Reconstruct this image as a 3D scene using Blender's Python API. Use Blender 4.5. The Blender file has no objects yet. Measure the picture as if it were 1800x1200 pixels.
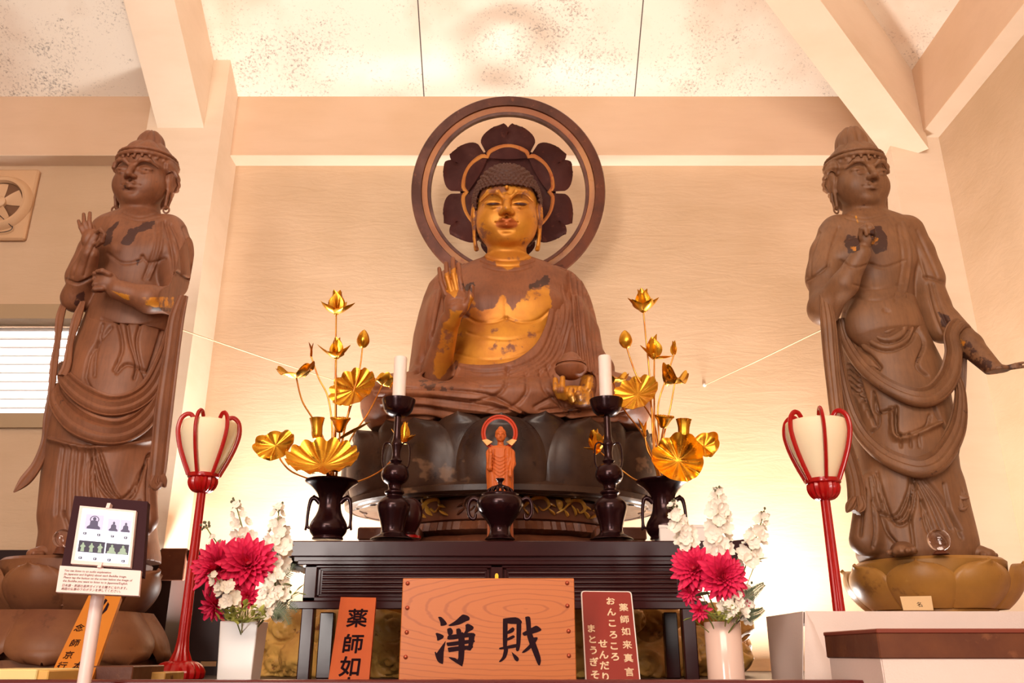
import bpy, math, random
import numpy as np
from mathutils import Vector, Matrix
random.seed(7)
RNG = np.random.RandomState(7)
PI = math.pi
# ---------------------------------------------------------------- camera model
E = 1.30                      # eye height (m)
PITCH = math.radians(20.1)
FPX = 1500.0
CP, SP = math.cos(PITCH), math.sin(PITCH)
def P(px, py, d):
    """world point seen at (px,py) of the 1800x1200 photograph at world depth y=d"""
    xn = (px-900)/FPX; yn = (600-py)/FPX
    f = CP-yn*SP; u = SP+yn*CP
    return Vector((xn/f*d, d, u/f*d+E))
def S(px, py, d):
    yn = (600-py)/FPX
    return d/(CP-yn*SP)/FPX
def zat(py, d):
    return P(900, py, d).z
def proj(V):
    V = np.asarray(V); z = V[:,2]-E
    zc = V[:,1]*CP+z*SP; up = z*CP-V[:,1]*SP
    return 900+V[:,0]/zc*FPX, 600-up/zc*FPX
SCN = bpy.context.scene
COL = SCN.collection
# ---------------------------------------------------------------- objects
def link(o, parent=None, ploc=None):
    COL.objects.link(o)
    if parent is not None:
        o.parent = parent
        o.matrix_parent_inverse = parent.matrix_basis.inverted()
    return o
def thing(name, label, cat, loc=(0,0,0), group=None, rz=0):
    o = bpy.data.objects.new(name, None); COL.objects.link(o)
    o.empty_display_size = .05
    o.location = loc; o.rotation_euler = (0,0,rz)
    o['label'] = label; o['category'] = cat
    if group: o['group'] = group
    return o
def tag(o, label, cat, group=None):
    o['label'] = label; o['category'] = cat
    if group: o['group'] = group
    return o
def mesh_obj(name, V, F, mat, parent=None, smooth=True, local=False, kind=None):
    me = bpy.data.meshes.new(name)
    if isinstance(V, np.ndarray) and isinstance(F, np.ndarray):
        me.vertices.add(len(V)); me.vertices.foreach_set('co', V.astype(np.float32).ravel())
        n, k = F.shape
        me.loops.add(n*k); me.loops.foreach_set('vertex_index', F.astype(np.int32).ravel())
        me.polygons.add(n); me.polygons.foreach_set('loop_start', np.arange(0, n*k, k, dtype=np.int32))
        me.update(calc_edges=True)
    else:
        me.from_pydata([tuple(v) for v in V], [], [tuple(f) for f in F])
    me.validate()
    if smooth: me.polygons.foreach_set('use_smooth', [True]*len(me.polygons))
    me.materials.append(mat); me.update()
    o = bpy.data.objects.new(name, me)
    COL.objects.link(o)
    if parent is not None:
        o.parent = parent
        if not local: o.matrix_parent_inverse = parent.matrix_basis.inverted()
    if kind: o['kind'] = kind
    return o
class MB:
    """collects shapes into one mesh"""
    def __init__(s): s.V = []; s.F = []
    def add(s, V, F, M=None):
        b = len(s.V)
        if M is not None: V = [M @ Vector(v) for v in V]
        s.V += [tuple(v) for v in V]; s.F += [tuple(i+b for i in f) for f in F]
        return s
    def box(s, lo, hi, M=None, bev=0.0):
        x0,y0,z0 = lo; x1,y1,z1 = hi
        if bev <= 0:
            V = [(x0,y0,z0),(x1,y0,z0),(x1,y1,z0),(x0,y1,z0),(x0,y0,z1),(x1,y0,z1),(x1,y1,z1),(x0,y1,z1)]
            F = [(0,3,2,1),(4,5,6,7),(0,1,5,4),(1,2,6,5),(2,3,7,6),(3,0,4,7)]
            return s.add(V, F, M)
        b = bev; V = []; idx = {}
        for ix in (0,1):
            for iy in (0,1):
                for iz in (0,1):
                    c = [(x0,x1)[ix],(y0,y1)[iy],(z0,z1)[iz]]
                    g = [1 if i == 0 else -1 for i in (ix,iy,iz)]
                    for a in range(3):
                        p = [c[k]+(0 if k == a else g[k]*b) for k in range(3)]
                        idx[(ix,iy,iz,a)] = len(V); V.append(tuple(p))
        F = []
        for a in range(3):
            o1, o2 = [k for k in range(3) if k != a]
            for e in (0,1):
                q = []
                for (i,j) in ((0,0),(1,0),(1,1),(0,1)):
                    key = [0,0,0]; key[a] = e; key[o1] = i; key[o2] = j
                    q.append(idx[(*key, a)])
                F.append(tuple(q))
            for (i,j) in ((0,0),(1,0),(1,1),(0,1)):     # edge bevels along a
                k0 = [0,0,0]; k1 = [0,0,0]; k0[a] = 0; k1[a] = 1
                for k in (k0,k1): k[o1] = i; k[o2] = j
                F.append((idx[(*k0,o1)], idx[(*k1,o1)], idx[(*k1,o2)], idx[(*k0,o2)]))
        for ix in (0,1):
            for iy in (0,1):
                for iz in (0,1): F.append(tuple(idx[(ix,iy,iz,a)] for a in range(3)))
        s.fix = True
        return s.add(V, F, M)
    def lathe(s, prof, seg=32, c=(0,0,0), M=None, cap=True, a0=0, a1=2*PI, rx=1, ry=1, flute=0, nf=0):
        V = []; F = []; full = abs(a1-a0-2*PI) < 1e-6; n = seg if full else seg+1
        for (r, z) in prof:
            for i in range(n):
                a = a0+(a1-a0)*i/seg
                rr = r*(1+flute*math.cos(nf*a)) if nf else r
                V.append((c[0]+rx*rr*math.cos(a), c[1]+ry*rr*math.sin(a), c[2]+z))
        for j in range(len(prof)-1):
            for i in range(seg):
                i2 = (i+1) % n
                F.append((j*n+i, j*n+i2, (j+1)*n+i2, (j+1)*n+i))
        if cap and full:
            if prof[0][0] > 1e-6: F.append(tuple(range(n-1,-1,-1)))
            if prof[-1][0] > 1e-6: F.append(tuple((len(prof)-1)*n+i for i in range(n)))
        return s.add(V, F, M)
    def tube(s, pts, rad, seg=10, flat=1.0, up=(0,0,1), M=None, cap=True, closed=False, tw=0.0):
        pts = [Vector(p) for p in pts]; n = len(pts)
        if not hasattr(rad, '__len__'): rad = [rad]*n
        V = []; F = []; u = Vector(up); prev = None
        for k in range(n):
            if closed: t = pts[(k+1) % n]-pts[k-1]
            else: t = pts[min(k+1,n-1)]-pts[max(k-1,0)]
            t.normalize()
            if prev is None:
                a = u.cross(t)
                if a.length < 1e-3: a = Vector((1,0,0)).cross(t)
                a.normalize()
            else:
                a = prev-t*prev.dot(t); a.normalize()
            prev = a; b = t.cross(a)
            r = rad[k]; fl = flat[k] if hasattr(flat,'__len__') else flat
            for i in range(seg):
                an = 2*PI*i/seg+tw*k
                V.append(pts[k]+a*(math.cos(an)*r)+b*(math.sin(an)*r*fl))
        m = n if closed else n-1
        for k in range(m):
            k2 = (k+1) % n
            for i in range(seg):
                i2 = (i+1) % seg
                F.append((k*seg+i, k*seg+i2, k2*seg+i2, k2*seg+i))
        if cap and not closed:
            F.append(tuple(range(seg-1,-1,-1))); F.append(tuple((n-1)*seg+i for i in range(seg)))
        return s.add(V, F, M)
    def ball(s, c, r, seg=12, rings=8, M=None):
        if not hasattr(r,'__len__'): r = (r,r,r)
        V = [(c[0],c[1],c[2]-r[2])]; F = []
        for j in range(1, rings):
            t = PI*j/rings
            for i in range(seg):
                a = 2*PI*i/seg
                V.append((c[0]+r[0]*math.sin(t)*math.cos(a), c[1]+r[1]*math.sin(t)*math.sin(a), c[2]-r[2]*math.cos(t)))
        V.append((c[0],c[1],c[2]+r[2]))
        for i in range(seg): F.append((0, 1+(i+1)%seg, 1+i))
        for j in range(rings-2):
            for i in range(seg):
                a = 1+j*seg; F.append((a+i, a+(i+1)%seg, a+seg+(i+1)%seg, a+seg+i))
        a = 1+(rings-2)*seg; t = len(V)-1
        for i in range(seg): F.append((a+i, a+(i+1)%seg, t))
        return s.add(V, F, M)
    def prism(s, poly, t, M=None):
        """poly in local XZ, extruded along +y by t (front at y=0)"""
        n = len(poly)
        V = [(x,0,z) for x,z in poly]+[(x,t,z) for x,z in poly]
        F = [tuple(range(n)), tuple(range(2*n-1, n-1, -1))]
        for i in range(n):
            j = (i+1) % n; F.append((i, n+i, n+j, j))
        return s.add(V, F, M)
    def grid(s, fn, nu, nv, thick=0.0, M=None):
        """fn(u,v)->point; a sheet, optionally solid of given thickness along its normals"""
        V = [Vector(fn(i/nu, j/nv)) for j in range(nv+1) for i in range(nu+1)]
        w = nu+1
        F = [(j*w+i, j*w+i+1, (j+1)*w+i+1, (j+1)*w+i) for j in range(nv) for i in range(nu)]
        if thick:
            N = [Vector((0,0,0)) for _ in V]
            for f in F:
                nn = (V[f[2]]-V[f[0]]).cross(V[f[3]]-V[f[1]])
                for i in f: N[i] += nn
            b = len(V)
            V2 = []
            for v, nn in zip(V, N):
                if nn.length > 1e-12: nn.normalize()
                V2.append(v-nn*thick)
            V = V+V2
            F = F+[tuple(b+i for i in reversed(f)) for f in F]
            rim = [i for i in range(w)]+[j*w+nu for j in range(1,nv+1)]+[nv*w+i for i in range(nu-1,-1,-1)]+[j*w for j in range(nv-1,0,-1)]
            for k in range(len(rim)):
                p, q = rim[k], rim[(k+1) % len(rim)]
                F.append((q, p, b+p, b+q))
        return s.add(V, F, M)
    def build(s, name, mat, parent=None, smooth=True, local=False, kind=None, auto=None):
        o = mesh_obj(name, s.V, s.F, mat, parent, smooth, local, kind)
        if getattr(s, 'fix', False) or auto:
            import bmesh
            bm = bmesh.new(); bm.from_mesh(o.data)
            bmesh.ops.recalc_face_normals(bm, faces=bm.faces)
            bm.to_mesh(o.data); bm.free()
        if smooth:
            try: o.data.set_sharp_from_angle(angle=math.radians(auto or 38))
            except Exception: pass
        return o
def smooth_path(pts, n=8):
    """Catmull-Rom through pts (vectors or scalars in tuples)"""
    pts = [np.array(p, float) for p in pts]
    out = []
    m = len(pts)
    for i in range(m-1):
        p0 = pts[max(i-1,0)]; p1 = pts[i]; p2 = pts[i+1]; p3 = pts[min(i+2,m-1)]
        for k in range(n):
            t = k/n
            out.append(.5*((2*p1)+(-p0+p2)*t+(2*p0-5*p1+4*p2-p3)*t*t+(-p0+3*p1-3*p2+p3)*t**3))
    out.append(pts[-1])
    return out
def rsm(vals, n): return [float(v[0]) for v in smooth_path([(x,) for x in vals], n)]
def pose(loc, rx=0, ry=0, rz=0):
    from mathutils import Euler
    return Matrix.Translation(Vector(loc)) @ Euler((rx,ry,rz)).to_matrix().to_4x4()
def lookdir(loc, d, roll=0):
    """matrix whose local +z points along d"""
    q = Vector(d).to_track_quat('Z','Y')
    return Matrix.Translation(Vector(loc)) @ q.to_matrix().to_4x4() @ Matrix.Rotation(roll,4,'Z')
# ---------------------------------------------------------------- signed distance sculpting
class SDF:
    def __init__(s, lo, hi, h):
        s.lo = np.array(lo, float); s.h = h
        s.n = np.ceil((np.array(hi)-s.lo)/h).astype(int)+1
        s.D = np.full(s.n, .5, np.float32)
    def block(s, blo, bhi, m):
        i0 = np.clip(np.floor((np.array(blo)-m-s.lo)/s.h).astype(int), 0, s.n)
        i1 = np.clip(np.ceil((np.array(bhi)+m-s.lo)/s.h).astype(int)+1, 0, s.n)
        if np.any(i1 <= i0): return None
        sl = tuple(slice(a,b) for a,b in zip(i0,i1))
        ax = [(s.lo[k]+s.h*np.arange(i0[k],i1[k])).astype(np.float32) for k in range(3)]
        return sl, ax[0][:,None,None], ax[1][None,:,None], ax[2][None,None,:]
    def put(s, sl, d, k, op):
        A = s.D[sl]
        if op == 'add':
            if k <= 0: s.D[sl] = np.minimum(A, d)
            else:
                h = np.clip(.5+.5*(d-A)/k, 0, 1); s.D[sl] = d*(1-h)+A*h-k*h*(1-h)
        else:
            d = -d
            if k <= 0: s.D[sl] = np.maximum(A, d)
            else:
                h = np.clip(.5-.5*(d-A)/k, 0, 1); s.D[sl] = d*(1-h)+A*h+k*h*(1-h)
    def ell(s, c, r, k=.01, op='add', rot=None):
        c = np.array(c, float)
        if not hasattr(r,'__len__'): r = (r,r,r)
        m = max(r) if rot is not None else 0
        R = np.array(r, float)
        bb = np.full(3, m) if rot is not None else R
        B = s.block(c-bb, c+bb, k+3*s.h)
        if B is None: return s
        sl, X, Y, Z = B
        X = X-c[0]; Y = Y-c[1]; Z = Z-c[2]
        if rot is not None:
            T = np.array(rot)
            X, Y, Z = (T[0,0]*X+T[1,0]*Y+T[2,0]*Z, T[0,1]*X+T[1,1]*Y+T[2,1]*Z, T[0,2]*X+T[1,2]*Y+T[2,2]*Z)
        k0 = np.sqrt((X/R[0])**2+(Y/R[1])**2+(Z/R[2])**2)
        k1 = np.sqrt((X/R[0]**2)**2+(Y/R[1]**2)**2+(Z/R[2]**2)**2)+1e-9
        s.put(sl, (k0*(k0-1)/k1).astype(np.float32), k, op); return s
    def cone(s, a, b, ra, rb, k=.01, op='add', flat=None):
        """round cone; flat=(axis vector, factor) squashes the section along that axis"""
        a = np.array(a, float); b = np.array(b, float)
        R = max(ra, rb)
        B = s.block(np.minimum(a,b)-R, np.maximum(a,b)+R, k+3*s.h)
        if B is None: return s
        sl, X, Y, Z = B
        d = b-a; L2 = max(d.dot(d), 1e-9)
        X = X-a[0]; Y = Y-a[1]; Z = Z-a[2]
        t = np.clip((X*d[0]+Y*d[1]+Z*d[2])/L2, 0, 1)
        X = X-t*d[0]; Y = Y-t*d[1]; Z = Z-t*d[2]
        q = X*X+Y*Y+Z*Z
        if flat is not None:
            u = np.array(flat[0], float); u /= np.linalg.norm(u)
            w = X*u[0]+Y*u[1]+Z*u[2]
            q = q+w*w*(1/flat[1]**2-1)
        s.put(sl, (np.sqrt(q)-(ra+(rb-ra)*t)).astype(np.float32), k, op); return s
    def chain(s, pts, rad, k=.01, op='add', flat=None):
        if not hasattr(rad,'__len__'): rad = [rad]*len(pts)
        for i in range(len(pts)-1): s.cone(pts[i], pts[i+1], rad[i], rad[i+1], k, op, flat)
        return s
    def loft(s, secs, k=.01, op='add', pw=2.0):
        """secs: list of (cx,cy,z,rx,ry) by rising z: a trunk of (super)elliptic sections"""
        secs = sorted(secs, key=lambda q: q[2]); A = np.array(secs, float)
        lo = (np.min(A[:,0]-A[:,3]), np.min(A[:,1]-A[:,4]), A[0,2]); hi = (np.max(A[:,0]+A[:,3]), np.max(A[:,1]+A[:,4]), A[-1,2])
        B = s.block(lo, hi, k+3*s.h)
        if B is None: return s
        sl, X, Y, Z = B
        z = Z.ravel()
        f = lambda i: np.interp(z, A[:,2], A[:,i])[None,None,:]
        cx, cy, rx, ry = f(0), f(1), f(3), f(4)
        q = (np.abs((X-cx)/rx)**pw+np.abs((Y-cy)/ry)**pw)**(1/pw)
        d = (q-1)*np.minimum(rx, ry)
        d = np.maximum(d, np.maximum(A[0,2]-Z, Z-A[-1,2]))
        s.put(sl, d.astype(np.float32), k, op); return s
    def plane_cut(s, n, c, k=0):
        """remove the side the normal points to"""
        n = np.array(n, float); n /= np.linalg.norm(n)
        sl, X, Y, Z = s.block(s.lo, s.lo+s.h*s.n, 0)
        d = (X-c[0])*n[0]+(Y-c[1])*n[1]+(Z-c[2])*n[2]
        s.put(sl, (-d).astype(np.float32), k, 'sub'); return s
    def mesh(s, it=2):
        D = s.D; n = np.array(D.shape)
        D = np.pad(D, 1, constant_values=.5); lo = s.lo-s.h; n = np.array(D.shape)
        ins = D < 0
        cs = np.zeros(n-1, np.int8)
        for a in (0,1):
            for b in (0,1):
                for c in (0,1): cs += ins[a:n[0]-1+a, b:n[1]-1+b, c:n[2]-1+c]
        act = (cs > 0) & (cs < 8)
        I = np.argwhere(act); idx = np.full(n-1, -1, np.int64); idx[act] = np.arange(len(I))
        acc = np.zeros((len(I),3)); cnt = np.zeros(len(I))
        corners = [(a,b,c) for a in (0,1) for b in (0,1) for c in (0,1)]
        for p in corners:
            for ax in range(3):
                if p[ax]: continue
                q = list(p); q[ax] = 1
                d0 = D[I[:,0]+p[0], I[:,1]+p[1], I[:,2]+p[2]].astype(float); d1 = D[I[:,0]+q[0], I[:,1]+q[1], I[:,2]+q[2]].astype(float)
                m = (d0 < 0) != (d1 < 0)
                t = np.where(m, d0/np.where(m, d0-d1, 1), 0)
                pt = np.tile(np.array(p, float), (len(I),1)); pt[:,ax] = t
                acc[m] += pt[m]; cnt[m] += 1
        V = lo+s.h*(I+acc/cnt[:,None])
        Fs = []
        for ax in range(3):
            o1, o2 = [(1,2),(2,0),(0,1)][ax]
            sa = [slice(None)]*3; sb = [slice(None)]*3
            sa[ax] = slice(0,-1); sb[ax] = slice(1,None)
            A = ins[tuple(sa)]; Bn = ins[tuple(sb)]
            X = np.argwhere(A != Bn)
            X = X[(X[:,o1] > 0) & (X[:,o2] > 0) & (X[:,o1] < n[o1]-1) & (X[:,o2] < n[o2]-1)]
            def at(d1, d2):
                Y = X.copy(); Y[:,o1] -= d1; Y[:,o2] -= d2
                return idx[Y[:,0],Y[:,1],Y[:,2]]
            q = np.stack([at(1,1), at(0,1), at(0,0), at(1,0)], 1)
            fl = ~A[X[:,0],X[:,1],X[:,2]]
            q[fl] = q[fl][:,::-1]
            Fs.append(q)
        Fq = np.concatenate(Fs); Fq = Fq[np.all(Fq >= 0, 1)]
        V = relax(V, Fq, it)
        return V, Fq
def relax(V, F, it=2, lam=.5):
    e = np.concatenate([F[:,[0,1]],F[:,[1,2]],F[:,[2,3]],F[:,[3,0]]])
    a = np.concatenate([e[:,0],e[:,1]]); b = np.concatenate([e[:,1],e[:,0]])
    deg = np.bincount(a, minlength=len(V)).astype(float); deg[deg == 0] = 1
    for k in range(it*2):
        l = lam if k % 2 == 0 else -lam*.93
        m = np.stack([np.bincount(a, weights=V[b,i], minlength=len(V)) for i in range(3)], 1)/deg[:,None]
        V = V+l*(m-V)
    return V
def normals(V, F):
    n = np.cross(V[F[:,2]]-V[F[:,0]], V[F[:,3]]-V[F[:,1]])
    N = np.zeros_like(V)
    for i in range(4):
        for k in range(3): N[:,k] += np.bincount(F[:,i], weights=n[:,k], minlength=len(V))
    return N/(np.linalg.norm(N, axis=1)[:,None]+1e-12)
def dist2d(x, y, pts):
    """distance and signed side of 2-D points to a polyline"""
    best = np.full(len(x), 1e9); side = np.zeros(len(x))
    for (a, b) in zip(pts[:-1], pts[1:]):
        dx, dy = b[0]-a[0], b[1]-a[1]; L = dx*dx+dy*dy+1e-9
        t = np.clip(((x-a[0])*dx+(y-a[1])*dy)/L, 0, 1)
        ex, ey = x-a[0]-t*dx, y-a[1]-t*dy
        d = np.hypot(ex, ey); m = d < best
        best[m] = d[m]; side[m] = np.sign(dx*ey-dy*ex)[m]
    return best, side
def carve(V, F, strokes, front=True, it=1):
    """strokes: (image-plane points, width px, height m, kind); ridges (+), grooves (-), 'step' terraces"""
    N = normals(V, F); px, py = proj(V)
    view = V-np.array([0,0,E]); view /= np.linalg.norm(view, axis=1)[:,None]
    fac = np.clip(-(N*view).sum(1)*2.5, 0, 1) if front else np.ones(len(V))
    H = np.zeros(len(V))
    for st in strokes:
        pts, w, h = st[:3]; kind = st[3] if len(st) > 3 else 'g'
        pts = smooth_path(pts, 5) if len(pts) > 2 else [np.array(p, float) for p in pts]
        A = np.array(pts); R = 3.2*w
        m = np.where((px > A[:,0].min()-R) & (px < A[:,0].max()+R) & (py > A[:,1].min()-R) & (py < A[:,1].max()+R) & (fac > 0))[0]
        if not len(m): continue
        d, sd = dist2d(px[m], py[m], pts)
        if kind == 'g': H[m] += h*np.exp(-(d/w)**2)
        elif kind == 'step': H[m] += h*np.where(sd > 0, np.exp(-(d/(2.6*w))**2), np.exp(-(d/(.5*w))**2))   # sharp lip, long ramp on the + side
        elif kind == 'step-': H[m] += h*np.where(sd < 0, np.exp(-(d/(2.6*w))**2), np.exp(-(d/(.5*w))**2))
    V = V+N*(H*fac)[:,None]
    return relax(V, F, it, .3) if it else V
def in_poly(x, y, poly):
    c = np.zeros(len(x), bool); j = len(poly)-1
    for i in range(len(poly)):
        xi, yi = poly[i]; xj, yj = poly[j]
        m = ((yi > y) != (yj > y)) & (x < (xj-xi)*(y-yi)/(yj-yi+1e-9)+xi)
        c ^= m; j = i
    return c
def region(V, F, polys, soft=5.0):
    """0..1 mask of vertices lying within front-view polygons (soft in px)"""
    px, py = proj(V); N = normals(V, F)
    view = V-np.array([0,0,E]); view /= np.linalg.norm(view, axis=1)[:,None]
    fr = (N*view).sum(1) < .25
    out = np.zeros(len(V))
    for pl in polys:
        pts = list(pl)+[pl[0]]
        d, _ = dist2d(px, py, pts); s = np.where(in_poly(px, py, pl), d, -d)
        out = np.maximum(out, np.clip(.5+s/(2*soft), 0, 1))
    return out*fr
def set_attr(o, name, vals):
    a = o.data.attributes.new(name, 'FLOAT', 'POINT'); a.data.foreach_set('value', np.asarray(vals, np.float32))
# ---------------------------------------------------------------- materials
def lin(c):
    """sRGB 0-255 to linear"""
    o = []
    for v in c:
        v = v/255.0; o.append(v/12.92 if v <= .04045 else ((v+.055)/1.055)**2.4)
    return (*o, 1.0)
class N:
    def __init__(s, name):
        s.m = bpy.data.materials.new(name); s.m.use_nodes = True
        s.t = s.m.node_tree; s.t.nodes.clear()
        s.out = s.t.nodes.new('ShaderNodeOutputMaterial'); s.b = s.t.nodes.new('ShaderNodeBsdfPrincipled')
        s.t.links.new(s.b.outputs[0], s.out.inputs[0])
        s.tc = s.t.nodes.new('ShaderNodeTexCoord')
    def n(s, ty, **kw):
        x = s.t.nodes.new(ty)
        for k, v in kw.items():
            if k in x.inputs: x.inputs[k].default_value = v
            else: setattr(x, k, v)
        return x
    def l(s, a, b): s.t.links.new(a, b)
    def coord(s, scale=(1,1,1), rot=(0,0,0)):
        mp = s.n('ShaderNodeMapping'); mp.inputs['Scale'].default_value = scale; mp.inputs['Rotation'].default_value = rot
        s.l(s.tc.outputs['Object'], mp.inputs[0]); return mp.outputs[0]
    def noise(s, scale, detail=4, rough=.55, co=None, dist=0):
        x = s.n('ShaderNodeTexNoise', Scale=scale, Detail=detail, Roughness=rough, Distortion=dist)
        s.l(co if co is not None else s.tc.outputs['Object'], x.inputs['Vector']); return x.outputs['Fac']
    def ramp(s, fac, stops):
        r = s.n('ShaderNodeValToRGB'); e = r.color_ramp.elements
        while len(e) < len(stops): e.new(.5)
        for q, (p, c) in zip(e, stops):
            q.position = p; q.color = c if hasattr(c,'__len__') else (c,c,c,1)
        s.l(fac, r.inputs[0]); return r.outputs[0]
    def mix(s, fac, a, b, mode='MIX'):
        x = s.n('ShaderNodeMix'); x.data_type = 'RGBA'; x.blend_type = mode
        if hasattr(fac,'links') or hasattr(fac,'is_linked'): s.l(fac, x.inputs[0])
        else: x.inputs[0].default_value = fac
        for v, i in ((a,6),(b,7)):
            if hasattr(v,'is_linked'): s.l(v, x.inputs[i])
            else: x.inputs[i].default_value = v
        return x.outputs[2]
    def math(s, op, a, b=None):
        x = s.n('ShaderNodeMath'); x.operation = op
        for v, i in ((a,0),(b,1)):
            if v is None: continue
            if hasattr(v,'is_linked'): s.l(v, x.inputs[i])
            else: x.inputs[i].default_value = v
        return x.outputs[0]
    def bump(s, h, strength=.3, dist=.01):
        x = s.n('ShaderNodeBump', Strength=strength, Distance=dist); s.l(h, x.inputs['Height']); s.l(x.outputs[0], s.b.inputs['Normal'])
    def set(s, col=None, rough=None, metal=None, **kw):
        for key, v in (('Base Color',col),('Roughness',rough),('Metallic',metal)):
            if v is None: continue
            if hasattr(v,'is_linked'): s.l(v, s.b.inputs[key])
            else: s.b.inputs[key].default_value = v
        for k, v in kw.items(): s.b.inputs[k.replace('_',' ')].default_value = v
        return s.m
def plain(name, c, rough=.5, metal=0, c2=None, scale=6, bump=0, bscale=40, **kw):
    q = N(name)
    col = lin(c)
    if c2 is not None: col = q.mix(q.noise(scale), lin(c), lin(c2))
    if bump: q.bump(q.noise(bscale), bump)
    return q.set(col, rough, metal, **kw)
def mk_plaster(name, c, c2, strength=.25, streak=True):
    q = N(name)
    n1 = q.noise(.9, 3); n2 = q.noise(3.0, 5, .6, q.coord((.5,1,2.2)))
    col = q.mix(q.ramp(n1, [(.35,0),(.65,1)]), lin(c), lin(c2))
    col = q.mix(q.math('MULTIPLY', q.ramp(n2, [(.45,0),(.75,1)]), .25), col, lin((c[0]*.86,c[1]*.82,c[2]*.74)))
    h = q.noise(7, 6, .65, q.coord((.45,1,2.4), (0,.25,0)), .6)
    q.bump(h, strength, .02)
    return q.set(col, .9)
M = {}
M['plaster'] = mk_plaster('wall plaster', (210,180,150), (196,166,134), .2)
M['plaster_plain'] = mk_plaster('painted plaster', (238,218,196), (230,208,184), .06)
M['plaster_band'] = mk_plaster('shade toned peach plaster', (224,192,164), (216,182,150), .08)  # darker tone paints in the weaker grazing light on the upper band
def mk_ceiling():
    q = N('mouldy ceiling board')
    big = q.noise(1.4, 3); fine = q.noise(60, 5, .75); mid = q.noise(7, 4, .6)
    thr = q.math('ADD', q.math('MULTIPLY', fine, .75), q.math('MULTIPLY', q.math('ADD', q.math('MULTIPLY', big, .6), q.math('MULTIPLY', mid, .4)), .55))
    mask = q.ramp(thr, [(.70,0),(.82,.75)])
    col = q.mix(mask, lin((246,236,222)), lin((96,84,78)))
    col = q.mix(q.ramp(q.noise(1.1,4), [(.5,0),(.72,.45)]), col, lin((196,150,112)))
    sep = q.n('ShaderNodeSeparateXYZ'); q.l(q.tc.outputs['Object'], sep.inputs[0])
    for x0 in (-.61,.85):
        d = q.math('ABSOLUTE', q.math('SUBTRACT', sep.outputs[0], x0))
        col = q.mix(q.math('LESS_THAN', d, .004), col, lin((90,80,74)))
    return q.set(col, .95)
M['ceiling'] = mk_ceiling()
M['floor'] = plain('floor boards', (120,80,56), .4, 0, (96,62,44), 3)
def mk_wood(name, c, c2, ring=6, axis=(1,1,8), rough=.45, bump=.08, gloss=0.0):
    q = N(name)
    w = q.n('ShaderNodeTexWave', Scale=ring, Distortion=3.0, Detail=3.0); w.inputs['Detail Scale'].default_value = 1.2
    q.l(q.coord(axis), w.inputs['Vector'])
    col = q.mix(w.outputs['Fac'], lin(c), lin(c2))
    q.bump(q.noise(30, 3, .5, q.coord(axis)), bump)
    return q.set(col, rough, 0, Coat_Weight=gloss)
M['lacquer'] = plain('black brown lacquer', (60,23,23), .2, 0, (44,16,18), 4, .02, 20, Specular_IOR_Level=.28)
M['lacquer_dull'] = plain('worn black lacquer', (36,19,19), .45, 0, (46,27,25), 7, Specular_IOR_Level=.25)
M['bronze'] = plain('dark patinated bronze', (52,20,24), .23, .55, (36,15,18), 9, .04, 60)
M['red'] = plain('red lacquer', (176,18,18), .22, 0, (160,12,14), 5)
M['rail'] = plain('dark red lacquer rail', (92,26,26), .3)
def mk_gold(name, c, c2, rough=.28, bump=.05):
    q = N(name)
    n = q.noise(14, 4)
    q.bump(q.noise(40, 3), bump)
    return q.set(q.mix(q.ramp(n, [(.35,0),(.7,1)]), lin(c), lin(c2)), q.ramp(q.noise(25,3), [(.3,rough*.8),(.7,rough*1.4)]), 1.0)
M['gold'] = mk_gold('gilt metal', (236,182,62), (214,146,44))
M['gold_stem'] = mk_gold('gilt copper stem', (214,150,66), (178,104,52), .32)
def mk_statue(name, base, base2, dark, gold, grain=.25):
    """bare carved wood with lacquer remnants; the vertex masks 'gilt' and 'dark' say where gilding and bare lacquer are left"""
    q = N(name)
    n1 = q.noise(5, 5, .6); n2 = q.noise(26, 4, .6); n3 = q.noise(11, 5, .65)
    grainv = q.noise(16, 4, .6, q.coord((5,5,.5)))
    col = q.mix(q.ramp(n1, [(.35,0),(.68,1)]), lin(base), lin(base2))
    col = q.mix(q.math('MULTIPLY', q.ramp(grainv, [(.45,0),(.75,1)]), grain), col, lin(dark))
    def attr(nm):
        a = q.n('ShaderNodeAttribute'); a.attribute_name = nm; return a.outputs['Fac']
    def wear(a, lo, amt):
        v = q.math('ADD', a, q.math('MULTIPLY', q.math('SUBTRACT', n3, .5), amt))
        v = q.math('ADD', v, q.math('MULTIPLY', q.math('SUBTRACT', n2, .5), amt*.5))
        return q.ramp(v, [(lo,0),(lo+.14,1)])
    dk = wear(attr('dark'), .45, 2.2)
    col = q.mix(dk, col, lin(dark))
    gm = wear(attr('gilt'), .45, 1.35)
    gcol = q.mix(q.ramp(n1, [(.3,0),(.7,1)]), lin(gold[0]), lin(gold[1]))
    col = q.mix(gm, col, gcol)
    lp = attr('lips'); col = q.mix(lp, col, lin((172,82,40)))
    q.bump(q.math('ADD', q.math('MULTIPLY', n2, .5), q.math('MULTIPLY', grainv, .5)), .12, .01)
    rough = q.mix(gm, (.52,.52,.52,1), (.46,.46,.46,1))
    return q.set(col, rough, q.math('MULTIPLY', gm, .42))
M['buddha'] = mk_statue('gilded aged wood', (146,88,54), (120,68,40), (64,32,22), ((220,154,50),(178,106,36)))
M['robe'] = mk_statue('aged wood drapery', (146,89,57), (118,68,43), (78,44,30), ((200,140,50),(180,112,40)), .3)
M['bodhi'] = mk_statue('bare aged wood', (138,87,58), (114,70,47), (66,34,26), ((226,160,52),(196,120,40)), .3)
M['bodhi_r'] = mk_statue('bare aged pale wood', (138,96,64), (112,76,50), (66,36,26), ((226,160,52),(196,120,40)), .3)
M['hair'] = plain('dark carved hair', (86,48,33), .6, 0, (70,38,30), 8)
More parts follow.
